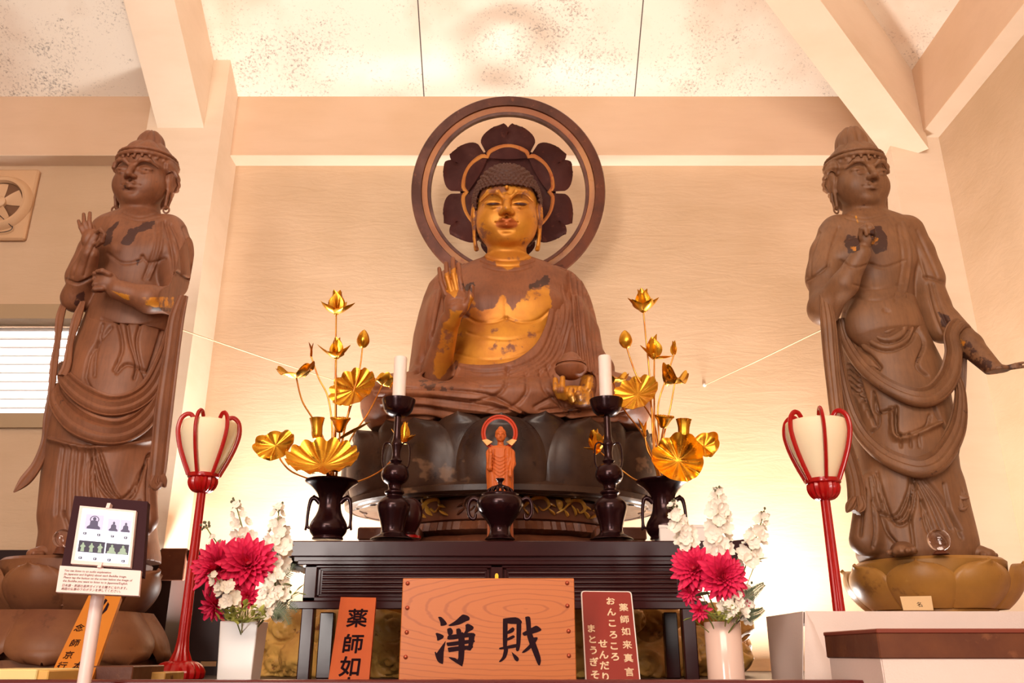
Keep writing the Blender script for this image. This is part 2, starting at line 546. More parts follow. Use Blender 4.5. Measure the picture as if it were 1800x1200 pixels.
def mk_old(name, a, b, c, g=None, rough=.45, s=6, spec=.3):
    q = N(name)
    n1 = q.noise(s, 5, .6); n2 = q.noise(s*3.2, 5, .65)
    col = q.mix(q.ramp(n1, [(.38,0),(.62,1)]), lin(a), lin(b))
    col = q.mix(q.ramp(n2, [(.60,0),(.68,1)]), col, lin(c))
    if g: col = q.mix(q.ramp(q.noise(s*.8,4,.6,q.coord((1.3,1,1.7))), [(.62,0),(.66,.7)]), col, lin(g))
    q.bump(n2, .15, .01)
    return q.set(col, q.ramp(n1, [(.3,rough*.7),(.7,rough*1.3)]), Specular_IOR_Level=spec)
M['petal_dark'] = mk_old('worn black lacquered petals', (42,25,21), (68,46,34), (40,24,20), (124,92,68), .34, 4)
M['halo_brown'] = mk_old('brown lacquered halo', (96,50,32), (74,38,26), (110,60,38), None, .45)
M['halo_gold'] = mk_old('worn gilt groove', (180,116,56), (160,92,46), (150,70,40), (200,150,70), .35, 3)
M['halo_petal'] = mk_old('dark halo petal', (66,28,22), (54,22,18), (76,36,28), None, .6, 6, .15)
M['tier_brown'] = mk_old('worn brown lacquer tier', (112,66,44), (88,48,34), (128,80,54), None, .4, 5)
M['tier_gold'] = mk_old('worn gilt carving', (206,148,58), (172,112,44), (112,66,36), (226,180,80), .32, 5)
M['lotus_wood'] = mk_old('bare brown lotus wood', (128,82,52), (110,66,44), (96,58,38), None, .5, 4)
M['lotus_gilt'] = mk_old('dull gilt lotus', (172,124,58), (146,102,50), (128,88,46), (196,150,76), .38, 3)
M['rock'] = mk_old('gilt carved waves', (206,160,84), (172,124,64), (112,66,40), (232,190,104), .4, 5)
M['orange_wood'] = mk_wood('orange carved wood', (206,104,36), (186,84,26), 14, (4,4,.6), .5)
M['orange_red'] = plain('red orange wood', (206,66,24), .5, 0, (190,56,22), 8)
M['pale_wood'] = plain('pale new wood', (232,180,96), .5)
M['white'] = plain('matte white', (238,228,222), .5)
M['pinkwhite'] = plain('white painted metal', (240,214,208), .35)
M['candle'] = plain('white wax', (244,230,222), .45, Subsurface_Weight=.2, Subsurface_Radius=(.02,.012,.008))
M['cloth'] = plain('white cotton cloth', (236,216,208), .9, 0, (230,208,198), 3, .1, 200)
M['black'] = plain('matte black board', (52,22,28), .6, Specular_IOR_Level=.15)
M['ink'] = plain('black ink', (38,16,24), .7, Specular_IOR_Level=.1)
M['cream_ink'] = plain('cream lettering', (250,226,190), .6)
M['rivet'] = plain('copper rivet', (176,84,58), .35, .6)
M['vase_white'] = plain('white glazed ceramic', (246,240,236), .18)
M['vase_pink'] = plain('blush glazed ceramic', (240,206,190), .15)
M['shade'] = plain('lantern paper', (255,238,206), .6, 0, (252,230,192), 8, Subsurface_Weight=.3, Subsurface_Radius=(.05,.04,.03))
M['leaf'] = plain('leaf green', (96,112,52), .5, 0, (130,138,62), 20)
M['fern'] = plain('dark fern', (84,98,72), .55, 0, (110,122,90), 20)
M['lime'] = plain('lime foliage', (150,156,66), .5, 0, (178,176,90), 20)
M['dahlia'] = plain('magenta silk petal', (236,44,98), .6, 0, (218,26,78), 20)
M['dahlia_in'] = plain('magenta silk centre', (176,18,52), .6)
M['delph'] = plain('white silk floret', (252,244,232), .6, 0, (248,236,220), 30, Subsurface_Weight=.35, Subsurface_Radius=(.03,.025,.02))
M['bud'] = plain('grey green bud', (96,96,70), .6)
M['fan'] = plain('beige fan plastic', (212,172,134), .5)
M['chain'] = plain('fan hub wire', (60,44,40), .4)
M['string'] = plain('cord', (214,186,150), .7)
M['glass'] = plain('clear crystal', (250,240,240), .02, 0, Transmission_Weight=1.0, IOR=1.5)
M['sign_red'] = plain('red brown sign face', (142,38,28), .35)
M['alu'] = plain('window frame paint', (176,150,118), .5)
M['blind'] = plain('white slat', (250,250,252), .5)
M['plank'] = plain('yellow wood tablet', (208,128,30), .45, 0, (190,106,24), 3)
M['paper'] = plain('paper card', (226,192,146), .8)
def mk_board():
    q = N('grained cedar board')
    c = P(925,1070,2.5)
    sub = q.n('ShaderNodeVectorMath'); sub.operation = 'SUBTRACT'; q.l(q.tc.outputs['Object'], sub.inputs[0]); sub.inputs[1].default_value = tuple(c)
    w = q.n('ShaderNodeTexWave', Scale=6.5, Distortion=2.6, Detail=2.0); w.wave_type = 'RINGS'; w.rings_direction = 'SPHERICAL'
    w.inputs['Detail Scale'].default_value = 1.6
    mp = q.n('ShaderNodeMapping'); mp.inputs['Rotation'].default_value = (0,math.radians(10),0); mp.inputs['Scale'].default_value = (.85,.2,3.6)
    q.l(sub.outputs[0], mp.inputs[0]); q.l(mp.outputs[0], w.inputs['Vector'])
    col = q.mix(q.ramp(w.outputs['Fac'], [(.0,.5),(.14,0)]), lin((200,112,50)), lin((144,66,26)))
    col = q.mix(q.math('MULTIPLY', q.noise(40,3,.6,q.coord((.5,1,7))), .35), col, lin((182,94,38)))
    return q.set(col, .42)
M['board'] = mk_board()
def mk_orange():
    q = N('orange stained tablet'); col = q.mix(q.noise(5,3,.5,q.coord((6,6,.6))), lin((194,88,26)), lin((172,68,18)))
    return q.set(col, .4)
M['tablet'] = mk_orange()
def emit(name, c, s):
    q = N(name); q.set(lin(c), .4); q.b.inputs['Emission Color'].default_value = lin(c); q.b.inputs['Emission Strength'].default_value = s
    return q.m
M['screen'] = emit('lit screen', (226,230,246), .9)
# ---------------------------------------------------------------- camera, world, room
cam = bpy.data.cameras.new('camera'); co = bpy.data.objects.new('camera', cam); COL.objects.link(co)
co.location = (0,0,E); co.rotation_euler = (PI/2+PITCH,0,0)
cam.sensor_width = 36; cam.lens = 36*FPX/1800; cam.clip_end = 100
SCN.camera = co
SCN.view_settings.view_transform = 'Standard'; SCN.view_settings.look = 'None'
SCN.view_settings.gamma = 1; SCN.view_settings.use_curve_mapping = False
SCN.view_settings.exposure = 0.10
w = bpy.data.worlds.new('World'); SCN.world = w; w.use_nodes = True
bg = w.node_tree.nodes['Background']; bg.inputs[0].default_value = (1.0,.93,.86,1); bg.inputs[1].default_value = 7.0
WB, UB, WR, UR = 5.10, 4.97, 2.775, 2.645        # wall and upper-band planes, back (y) and right (x)
ZL, ZC, SL = 3.157+E, 3.626+E, .64               # ledge height, ceiling springing, ceiling slope
PF = 4.756                                       # pillar fronts
DZ = E-.09                                       # dais top
XL = -6.5
YF = -4.0
win = (P(-330,640,WB).x, P(163,640,WB).x, zat(728,WB), zat(560,WB))
def st(mb, name, mat, smooth=False): return mb.build(name, mat, None, smooth, kind='structure')
b = MB()
b.box((XL,WB,0),(win[0],WB+.2,ZL+.05)); b.box((win[1],WB,0),(WR+.2,WB+.2,ZL+.05))
b.box((win[0],WB,0),(win[1],WB+.2,win[2])); b.box((win[0],WB,win[3]),(win[1],WB+.2,ZL+.05))
st(b, 'wall_back', M['plaster'])
b = MB(); b.box((XL,UB,ZL),(UR,WB+.2,ZC+.02)); st(b, 'trim_1', M['plaster_band'])
b = MB(); b.box((XL,UB+.001,ZL-.004),(WR,WB,ZL)); b.box((UR+.001,YF,ZL-.004),(WR,UB,ZL)); st(b, 'trim_8', M['plaster_plain'])  # thin pale strip paints the uplight's brightness onto the ledge underside
b = MB(); b.box((WR,YF,0),(WR+.2,WB,ZL+.05)); st(b, 'wall_right', M['plaster'])
b = MB(); b.box((UR,YF,ZL),(WR+.2,UB,ZC+.02)); st(b, 'trim_2', M['plaster_band'])
b = MB(); b.box((XL-.2,YF-.2,0),(XL,WB+.2,ZC+3)); st(b, 'wall_left', M['plaster'])
b = MB(); b.box((XL,YF-.2,-.1),(WR+.2,WB,0)); st(b, 'floor', M['floor'])
# entrance wall behind the visitor, with an open doorway
b = MB(); zt = ZC+3
for bx in ((XL,0,-2.9,zt),(-1.95,0,1.2,zt),(2.1,0,WR+.2,zt),(-2.9,E+1.7,-1.95,zt),(1.2,0,2.1,E-.1),(1.2,E+1.5,2.1,zt)): b.box((bx[0],YF-.2,bx[1]),(bx[2],YF,bx[3]))
st(b, 'wall_front', M['floor'])
# sloped ceiling: back slope and right slope meeting on the hip
T = 4.0
b = MB()
zc = lambda t: ZC+SL*t
b.add([(XL,UB,ZC),(UR,UB,ZC),(UR-T*1.16,UB-T,zc(T)),(XL,UB-T,zc(T))], [(0,1,2,3)])
b.add([(UR,UB,ZC),(UR,YF,ZC),(UR-T*1.16,YF,zc(T)),(UR-T*1.16,UB-T,zc(T))], [(0,1,2,3)])
b.add([(XL,UB-T,zc(T)),(UR-T*1.16,UB-T,zc(T)),(UR-T*1.16,YF,zc(T)),(XL,YF,zc(T))], [(0,1,2,3)])
o = st(b, 'ceiling', M['ceiling'])
sm = o.modifiers.new('thickness','SOLIDIFY'); sm.thickness = .06; sm.offset = 1 if o.data.polygons[0].normal.z > 0 else -1
# pillars
b = MB(); b.box((-2.386,PF,0),(-1.90,WB,ZC+.25)); st(b, 'trim_3', M['plaster_plain'])
b = MB(); b.box((2.45,PF,0),(WR,WB,ZL+.02)); b.box((2.45,PF,ZL),(WR,UB,ZL+.02)); st(b, 'trim_4', M['plaster_plain'])
def beam(x0, x1, y0, z0, dx, L, h):
    """sloped rafter: underside starts at (x, y0, z0) and rises towards the visitor"""
    mb = MB(); dy = -L
    V = []
    for (ty, tz) in ((0,0),(L,SL*L)):
        for x in (x0, x1):
            for hh in (0, h): V.append((x-dx*ty, y0-ty, z0+tz+hh))
    F = [(0,4,6,2),(1,3,7,5),(0,1,5,4),(2,6,7,3),(0,2,3,1),(4,5,7,6)]
    mb.add(V, F); return mb
st(beam(-2.317,-2.013,PF+.01,3.22+E,0,4.2,.62), 'trim_5', M['plaster_plain'])
# hip rafter runs diagonally to the ridge
mb = MB(); V = []
d = Vector((-1.16,-1,0)); pn = Vector((1,-1.16,0)).normalized()*.125
base = Vector((2.493,4.72,3.087+E))-d*.08-Vector((0,0,SL*.08))
for t in (0, 4.0):
    for sgn in (-1,1):
        for hh in (0,.66):
            q = base+d*t+pn*sgn; V.append((q.x,q.y,q.z+SL*t+hh))
mb.add(V, [(0,4,6,2),(1,3,7,5),(0,1,5,4),(2,6,7,3),(0,2,3,1),(4,5,7,6)])
st(mb, 'trim_6', M['plaster_plain'])
# platform on which everything stands
b = MB(); b.box((XL,2.2,0),(WR,WB,DZ)); o = b.build('altar_platform', M['lacquer_dull'], None, False, kind='structure')
b = MB(); b.box((XL,2.12,DZ-.05),(WR,2.2,E-.057), bev=.004); o = b.build('trim_7', M['rail'], None, False, kind='structure')
# window with bright slats
b = MB(); t = .05
x0,x1,z0,z1 = win
b.box((x0,WB-.03,z1-.01),(x1,WB+.1,z1+.09)); b.box((x0,WB-.03,z0-.09),(x1,WB+.1,z0+.0)); b.box((x1-.005,WB-.03,z0-.09),(x1+.06,WB+.1,z1+.09)); b.box((x0-.06,WB-.03,z0-.09),(x0,WB+.1,z1+.09))
wd = st(b, 'window_1', M['alu'])
b = MB()
for k in range(11):
    z = z0+(z1-z0)*(k+.5)/11
    b.box((x0,-.035,-.004),(x1,.035,.004), pose((0,WB+.12,z), math.radians(38)))
b.build('slats', M['blind'], wd, False)
b = MB(); b.box((x0,WB+.17,z0),(x1,WB+.176,z1)); b.build('pane', M['glass'], wd, False)
# ---------------------------------------------------------------- lights
def area(name, loc, rot, size, e, col, sy=None):
    l = bpy.data.lights.new(name,'AREA'); l.energy = e; l.color = col; l.size = size
    if sy: l.shape = 'RECTANGLE'; l.size_y = sy
    o = bpy.data.objects.new(name, l); o.location = loc; o.rotation_euler = rot; COL.objects.link(o); return o
WARM = (1.0,.95,.89)
for x, y, z, e, w_ in ((-1.16,4.40,E+.14,66,.5),(1.30,4.46,E-.03,72,.6),(0,4.90,DZ+.06,5,1.2)):
    area('uplight', (x,y,z), (PI,0,0), w_, e, WARM, .16)
area('front_fill', (-.8,-3.4,4.55), (math.radians(66),0,math.radians(-8)), 4.2, 285, (1.0,.81,.66), 1.5)  # added front fill, hung high inside the room away from any opening
area('doorway_daylight', (-2.42,-3.9,E+.8), (math.radians(90),0,math.radians(-14)), .95, 120, (1.0,.90,.83), 1.7)
area('ceiling_wash', (-.1,3.0,E+2.95), (math.radians(180),0,0), 2.6, 12, (1.0,.90,.80), .3)  # added lamp without a fixture, brightens the ceiling from out of view
# ---------------------------------------------------------------- sculpting helpers for figures
def frame(c, s, tilt=0., yaw=0., roll=0.):
    """local (x right, y forward, z up) -> world; tilt nods forward"""
    R = Matrix.Rotation(yaw,3,'Z') @ Matrix.Rotation(roll,3,'Y')
    X = R @ Vector((1,0,0)); Fw = R @ Vector((0,-math.cos(tilt),-math.sin(tilt))); U = R @ Vector((0,-math.sin(tilt),math.cos(tilt)))
    A = np.array([list(X),list(Fw),list(U)]).T
    c = np.array(c)
    def q(x, y, z): return c+s*(A @ np.array([x,y,z],float))
    return q, A
def cut_poly(F, poly, ymax, soft=0.0, inside=True, k=.004):
    """remove the part in front of y=ymax that lies within a front-view outline"""
    ax = [F.lo[i]+F.h*np.arange(F.n[i]) for i in range(3)]
    jm = int(np.clip((ymax-F.lo[1])/F.h, 0, F.n[1]))
    if jm < 1: return
    X, Y, Z = np.meshgrid(ax[0], ax[1][:jm], ax[2], indexing='ij')
    z = Z-E; zc = Y*CP+z*SP
    px = (900+X/zc*FPX).ravel(); py = (600-(z*CP-Y*SP)/zc*FPX).ravel()
    pts = smooth_path(list(poly)+[poly[0]], 4)
    bb = np.array(pts); m = (px > bb[:,0].min()-12) & (px < bb[:,0].max()+12) & (py > bb[:,1].min()-12) & (py < bb[:,1].max()+12)
    d = np.full(len(px), 60.); dd, _ = dist2d(px[m], py[m], pts)
    ins = in_poly(px[m], py[m], [tuple(p) for p in pts]); d[m] = np.where(ins, -dd, dd)
    if not inside: d = -d
    d = (d*np.ravel(zc)/FPX).reshape(X.shape)
    d = np.maximum(d, Y-ymax)
    sl = (slice(None), slice(0,jm), slice(None))
    F.put(sl, d.astype(np.float32), k, 'sub')
def head_sdf(F, c, s, tilt=.1, yaw=0., roll=0., k=1.0, neck=True, wide=1.0, lobes=True):
    q, A = frame(c, s, tilt, yaw, roll)
    def e(p, r, kk, op='add'): F.ell(q(*p), [r[0]*s,r[1]*s,r[2]*s], kk*s, op, A)
    def ch(ps, rr, kk, op='add', flat=None): F.chain([q(*p) for p in ps], [r*s for r in rr], kk*s, op, flat)
    e((0,-.38,.38), (1.0*wide,1.12,1.08), .01)
    e((0,.02,-.33), (.98*wide,.84,1.0), .15)
    e((0,.18,-.70), (.80*wide,.56,.52), .25)
    e((0,.52,-1.06), (.30,.22,.20), .20)
    for g in (-1,1):
        e((.46*g,.38,-.46), (.40,.36,.42), .22)
        e((.42*g,.98,.05), (.30,.20,.12), .13, 'sub')
        ch([(.10*g,.86,.10),(.30*g,.90,.30),(.56*g,.78,.33),(.82*g,.48,.17)], [.06,.075,.07,.04], .09)
        e((.42*g,.66,.00), (.29,.17,.13), .05)
        ch([(.17*g,.80,-.06),(.42*g,.84,-.085),(.68*g,.62,-.01)], [.022,.03,.022], .02, 'sub')
        ch([(.18*g,.80,-.14),(.42*g,.82,-.18),(.66*g,.64,-.10)], [.03,.045,.03], .05)
        e((.135*g,.93,-.40), (.105,.13,.09), .06)
        e((.07*g,1.03,-.47), (.05,.07,.04), .03, 'sub')
        # ear with a long lobe
        e((1.04*g*wide,-.28,-.02), (.13,.28,.46), .05)
        ch([(1.05*g*wide,-.52,.22),(1.10*g*wide,-.58,-.05),(1.05*g*wide,-.42,-.38)], [.07,.07,.07], .04)
        ch([(1.07*g*wide,-.12,.2),(1.09*g*wide,-.10,-.1),(1.04*g*wide,-.16,-.40)], [.05,.06,.06], .04)
        e((1.16*g*wide,-.32,.0), (.06,.13,.25), .04, 'sub')
        if lobes:
            ch([(1.04*g*wide,-.38,-.40),(1.04*g*wide,-.42,-.75),(1.0*g*wide,-.36,-1.08),(.97*g*wide,-.26,-1.16)], [.085,.06,.06,.075], .03)
            ch([(1.04*g*wide,-.20,-.40),(1.03*g*wide,-.14,-.75),(.99*g*wide,-.18,-1.08),(.97*g*wide,-.26,-1.16)], [.085,.055,.06,.075], .03)
    ch([(0,.80,.18),(0,.92,-.06),(0,1.10,-.34)], [.085,.10,.135], .10)
    ch([(-.31,.74,-.66),(-.11,.87,-.615),(0,.86,-.645),(.11,.87,-.615),(.31,.74,-.66)], [.03,.072,.062,.072,.03], .035)
    ch([(-.25,.76,-.735),(0,.86,-.775),(.25,.76,-.735)], [.04,.085,.04], .035)
    ch([(-.35,.78,-.665),(-.1,.95,-.685),(0,.95,-.70),(.1,.95,-.685),(.35,.78,-.665)], [.022,.02,.02,.02,.022], .02, 'sub')
    e((0,.80,-.54), (.04,.08,.07), .04, 'sub')
    e((0,.82,-.92), (.22,.08,.06), .10, 'sub')
    e((0,.83,.47), (.07,.07,.07), .02)
    if neck:
        ch([(0,-.28,-.85),(0,-.36,-1.85)], [.60,.66], .12)
    return q, A
def finger(F, pts, r0, r1, k=.004, op='add'):
    F.chain(pts, list(np.linspace(r0, r1, len(pts))), k, op)
# ---------------------------------------------------------------- the seated statue
bud = thing('seated_buddha_statue', 'large seated wooden buddha statue with a gilded face, right hand raised, before a round halo', 'statue', (P(888,700,4.2).x,4.2,zat(740,3.8)))
F = SDF(P(700,760,3.45)[0:1]+(3.4,.93+E), (P(1080,500,4.3).x,4.75,2.56+E), .0046)
HC = P(891,372,4.10); HS = .170
hq, hA = head_sdf(F, HC, HS, .12)
d0 = 4.22
def sec(y, x0, x1, d, ry, cy=None):
    """torso section from an image-plane outline"""
    a = P(x0,y,d); b_ = P(x1,y,d)
    return ((a.x+b_.x)/2, cy if cy is not None else d, a.z, (b_.x-a.x)/2, ry)
F.loft([sec(462,848,936,d0,.115,4.2),sec(474,815,972,d0,.14,4.2),sec(490,782,1002,d0,.165,4.2),sec(520,768,1012,d0,.20,4.19),sec(555,770,1010,d0,.23,4.18),sec(600,782,1000,d0,.225,4.17),sec(640,780,1005,d0,.23,4.16),sec(690,760,1025,d0,.26,4.14)], .05, pw=2.2)
F.ell(P(850,540,4.02), (.15,.07,.09), .08); F.ell(P(935,540,4.02), (.15,.07,.09), .08)      # pectorals
F.ell(P(890,610,3.99), (.19,.07,.10), .08)                                                  # belly
# raised arm and hand
F.chain([P(768,560,4.18),P(764,665,3.98),P(790,566,3.76)], [.095,.075,.047], .03)
dh = 3.70
hs = S(800,530,dh)
F.ell(P(803,533,dh), (23*hs,.030,25*hs), .012)
F.cone(P(792,562,3.74), P(800,545,dh), .045, .042, .02)
for pts, r in (((( 783,517),(775,495),(772,472)),4.6),(((793,511),(786,487),(784,463)),5.2),(((803,510),(797,482),(796,455)),5.4),(((813,512),(808,488),(806,464)),5.1)):
    f0, f1, f2 = pts
    finger(F, [P(*f0,dh), P(*f1,dh-.012), P(*f2,dh+.01)], r*hs*1.1, r*hs*.8)
finger(F, [P(818,538,dh-.01), P(827,522,dh-.03), P(829,504,dh-.035)], 7*hs, 4.8*hs, .008)
# left hand on the lap
dl = 3.62; ls = S(1005,690,dl)
F.chain([P(1050,650,3.95),P(1040,700,3.80),P(1018,698,3.64)], [.085,.06,.05], .02)
F.ell(P(1006,692,dl), (29*ls,.055,14*ls), .012)
for k, (a, b_, c_) in enumerate((((984,696),(977,684),(976,667)),((993,698),(988,686),(989,664)))):
    finger(F, [P(*a,dl-.02), P(*b_,dl-.05), P(*c_,dl-.04)], 6.6*ls, 4.8*ls, .006)
finger(F, [P(1005,702,dl-.03), P(1003,694,dl-.065), P(1004,684,dl-.06)], 6.2*ls, 4.8*ls, .004)
finger(F, [P(1018,700,dl-.02), P(1017,692,dl-.06), P(1019,682,dl-.055)], 5.6*ls, 4.4*ls, .004)
finger(F, [P(1024,695,dl), P(1033,682,dl-.02), P(1036,666,dl-.02)], 7*ls, 5*ls, .006)
V, Q = F.mesh(1)
V = carve(V, Q, [
    ([(850,449),(870,456),(893,458),(915,456),(934,449)],1.6,-.006),([(846,458),(870,465),(893,467),(915,465),(938,458)],1.6,-.006),([(850,468),(870,474),(893,476),(915,474),(934,468)],1.4,-.004),
    ([(815,553),(840,566),(870,566),(890,558)],2.5,-.006),([(890,558),(915,566),(945,562),(966,545)],2.5,-.006),
    ([(822,584),(860,594),(900,596),(950,584)],2.2,-.003),([(800,620),(850,632),(900,628),(945,612)],2.2,-.003),([(889,520),(889,556)],4,-.002),
    ([(787,538),(800,533),(816,530)],1.2,-.003),([(790,528),(805,524),(818,528)],1.2,-.003)])
bo = mesh_obj('body', V, Q, M['buddha'], bud)
face = [(839,440),(836,395),(840,350),(858,326),(893,322),(928,326),(946,350),(950,395),(947,440),(930,458),(893,462),(856,458)]
g = region(V, Q, [face], 3)*.74
g = g-region(V, Q, [[(838,322),(948,322),(948,340),(918,344),(893,338),(868,344),(838,342)],[(838,380),(852,385),(858,430),(846,440),(838,430)]], 8)*.24
g = np.maximum(g, region(V, Q, [[(866,444),(918,444),(916,470),(893,476),(870,470)]], 4)*.72)
g = np.maximum(g, region(V, Q, [[(826,514),(846,542),(864,540),(884,512),(900,540),(926,508),(968,498),(972,560),(950,615),(915,648),(805,652),(798,628),(806,585),(822,560)]], 6)*.70)
g = np.maximum(g, region(V, Q, [[(776,565),(800,556),(828,556),(824,600),(800,640),(775,668),(755,660),(765,620)]], 5)*.66)
g = np.maximum(g, region(V, Q, [[(778,480),(802,468),(806,508),(800,524),(784,512)]], 3)*.75)
g = np.maximum(g, region(V, Q, [[(786,540),(815,545),(806,562),(792,562)]], 3)*.6)
g = np.maximum(g, region(V, Q, [[(970,660),(1045,655),(1045,712),(970,712)]], 3)*.55)
g = np.maximum(g, region(V, Q, [[(822,362),(836,362),(838,446),(826,446)],[(948,362),(962,362),(958,446),(942,446)]], 3)*.6)
set_attr(bo, 'gilt', g)
dk = np.maximum(region(V, Q, [[(930,500),(965,480),(968,512),(925,530)],[(815,498),(834,495),(832,516),(815,512)],[(795,600),(815,590),(812,650),(790,655)],[(935,425),(948,400),(946,445),(930,455)],[(845,395),(858,400),(852,420)]], 4)*.62,
                region(V, Q, [[(786,585),(800,575),(796,640),(772,655)]], 4)*.5)
set_attr(bo, 'dark', dk)
LL = (V-HC)@hA/HS; d_ = np.sqrt((LL[:,0]/.33)**2+((LL[:,2]+.70+.10*np.abs(LL[:,0]))/.15)**2)
set_attr(bo, 'lips', np.clip((1.1-d_)*8,0,1)*(LL[:,1] > .5)*.8)
eyeink = plain('dark red brown eye line', (70,30,22), .4)
for g in (-1,1):
    b = MB()
    pts = [hq(.20*g,.845,-.075),hq(.32*g,.875,-.085),hq(.42*g,.875,-.095),hq(.54*g,.83,-.08),hq(.65*g,.72,-.04)]
    b.tube(smooth_path(pts,4), rsm([.001,.0055,.007,.0055,.001],4), 8)
    b.build('eye', eyeink, bud)
# hair with rows of curls
F = SDF(tuple(hq(-1.35,1.2,-1.3)[:1])+(3.75, HC.z-.26), tuple(hq(1.35,1,2)[:1])+(4.55,HC.z+.42), .0046)
F.ell(hq(0,-.36,.42), [1.12*HS,1.22*HS,1.12*HS], .01, 'add', hA)
F.ell(hq(0,-.50,1.05), [.86*HS,.80*HS,.72*HS], .05, 'add', hA)
F.ell(hq(0,-.55,-.35), [1.02*HS,.95*HS,.85*HS], .04, 'add', hA)
cut_poly(F, [(838,470),(837,400),(838,355),(845,333),(862,327),(893,325),(924,327),(940,333),(948,355),(949,400),(948,470)], 4.13)
F.plane_cut(tuple(hA @ np.array([0,.25,-1])), hq(0,-.4,-.62))
V, Q = F.mesh(1)
L = (V-HC)@hA/HS
N_ = normals(V, Q)
el = np.where(L[:,2] > 1.0, 2.2+(L[:,2]-1.0)*1.5, np.arcsin(np.clip((L[:,2]-.1)/1.45,-1,1))*1.5)
az = np.arctan2(L[:,0], L[:,1]+.4)
row = el/.135; ri = np.round(row); az2 = az*np.clip(np.cos(el/1.7),.35,1)/.125+.5*(ri % 2)
bump = np.exp(-((row-ri)**2+(az2-np.round(az2))**2)/.11)
V = V+N_*(bump*.0125-.004)[:,None]
mesh_obj('hair', V, Q, M['hair'], bud)
# ---- robe
F = SDF((P(618,740,3.9).x,3.5,.90+E), (P(1166,740,3.9).x,4.75,2.0+E), .0062)
F.loft([sec(470,820,962,4.25,.13,4.27),sec(478,790,992,4.25,.16,4.26),sec(488,768,1012,4.25,.185,4.25),sec(505,754,1026,4.25,.21,4.24),sec(530,745,1037,4.25,.235,4.23),sec(560,737,1045,4.25,.265,4.22),sec(600,729,1052,4.25,.29,4.2),sec(640,724,1056,4.25,.32,4.2),sec(670,720,1062,4.25,.34,4.2),sec(700,720,1065,4.2,.38,4.2)], .04, pw=2.25)
F.ell(P(768,605,4.06), (.075,.19,.29), .06); F.ell(P(1014,620,4.04), (.080,.19,.30), .06)
F.chain([P(1016,590,4.1),P(1030,650,3.98),P(1030,705,3.82)], [.09,.105,.10], .06)
F.chain([P(782,575,4.13),P(770,650,4.02)], [.095,.10], .06)
for x0, xk, g in ((800,700,-1),(985,1078,1)):
    F.chain([P(x0,690,4.15),P(xk,716,3.93),P(893,722,3.76)], [.17,.145,.11], .06)
    F.ell(P(xk-12*g,716,3.98), (.20,.28,.125), .06)
F.ell(P(888,722,3.95), (.60,.36,.115), .08)
F.ell(P(893,735,3.80), (.33,.17,.085), .06)
F.plane_cut((0,0,-1), (0,0,.992+E))
cut_poly(F, [(828,440),(806,500),(806,560),(800,610),(800,634),(840,641),(890,637),(922,622),(946,598),(962,560),(967,510),(962,440)], 4.20)
cut_poly(F, [(772,470),(784,590),(762,640),(742,662),(790,668),(806,640),(830,600),(835,480)], 4.02)
cut_poly(F, [(972,655),(1040,655),(1046,690),(1030,712),(985,712)], 3.86)
V, Q = F.mesh(1)
st_ = []
w = 3.2; hh = -.013
for k in range(5):      # shawl border from the left shoulder round the belly
    o = 7+8.0*k
    st_.append(([(967+o*.75,470),(972+o*.8,540),(962+o*.9,585),(940+o,622+o*.35),(900+o*.4,640+o*.75),(850,646+o*.8),(808-o*.2,642+o*.5)], 2.4, -.010))
for x, y0, x2, y1 in ((996,478,1012,640),(1006,478,1022,645),(1016,486,1032,650),(1025,500,1041,655),(1034,520,1049,655),(1042,545,1055,650)):
    st_.append(([(x,y0),(x+5,(y0*2+y1)/3),(x2,y1)], w, hh*1.1)); st_.append(([(x+5,y0),(x+10,(y0*2+y1)/3),(x2+5,y1)], w, .007))
for a in ([(772,490),(752,560),(735,650)],[(785,500),(768,570),(748,650)],[(765,620),(748,640),(732,655)],[(760,585),(745,620),(730,640)]):
    st_.append((a, w, hh))
for k in range(7):      # folds over the right shin
    y = 678+k*9
    st_.append(([(655+k*5,y+4),(720+k*6,y+3),(800,y+8+k*1.2),(870,y+20),(930-k*3,733)], 2.6, -.010 if k % 2 == 0 else .007))
for k in range(6):
    st_.append(([(1128-k*8,690+k*9),(1075,700+k*8),(1010,714+k*6),(950,722+k*4)], 2.6, -.009 if k % 2 == 0 else .007))
for a in ([(893,645),(880,690),(830,706)],[(950,650),(960,690),(1000,722)],[(925,655),(925,690),(900,715),(860,722)],[(963,640),(975,680),(990,712)],[(940,715),(975,700),(1005,715)],[(990,735),(1030,722),(1100,735)]):
    st_.append((a, 3, -.010))
V = carve(V, Q, [(a[0],a[1],a[2]*1.3)+tuple(a[3:]) for a in st_])
px, py = proj(V)
V[:,1] -= .010*np.sin(px/9.0)*np.clip((py-728)/14,0,1)*(V[:,1] < 3.95)
ro = mesh_obj('robe', V, Q, M['robe'], bud)
set_attr(ro, 'gilt', region(V, Q, [[(790,640),(772,668),(760,665),(780,640)]], 3)*.5); 
set_attr(ro, 'dark', region(V, Q, [[(735,662),(795,664),(800,690),(745,690)],[(985,712),(1030,712),(1020,735),(985,735)]], 5)*.45)
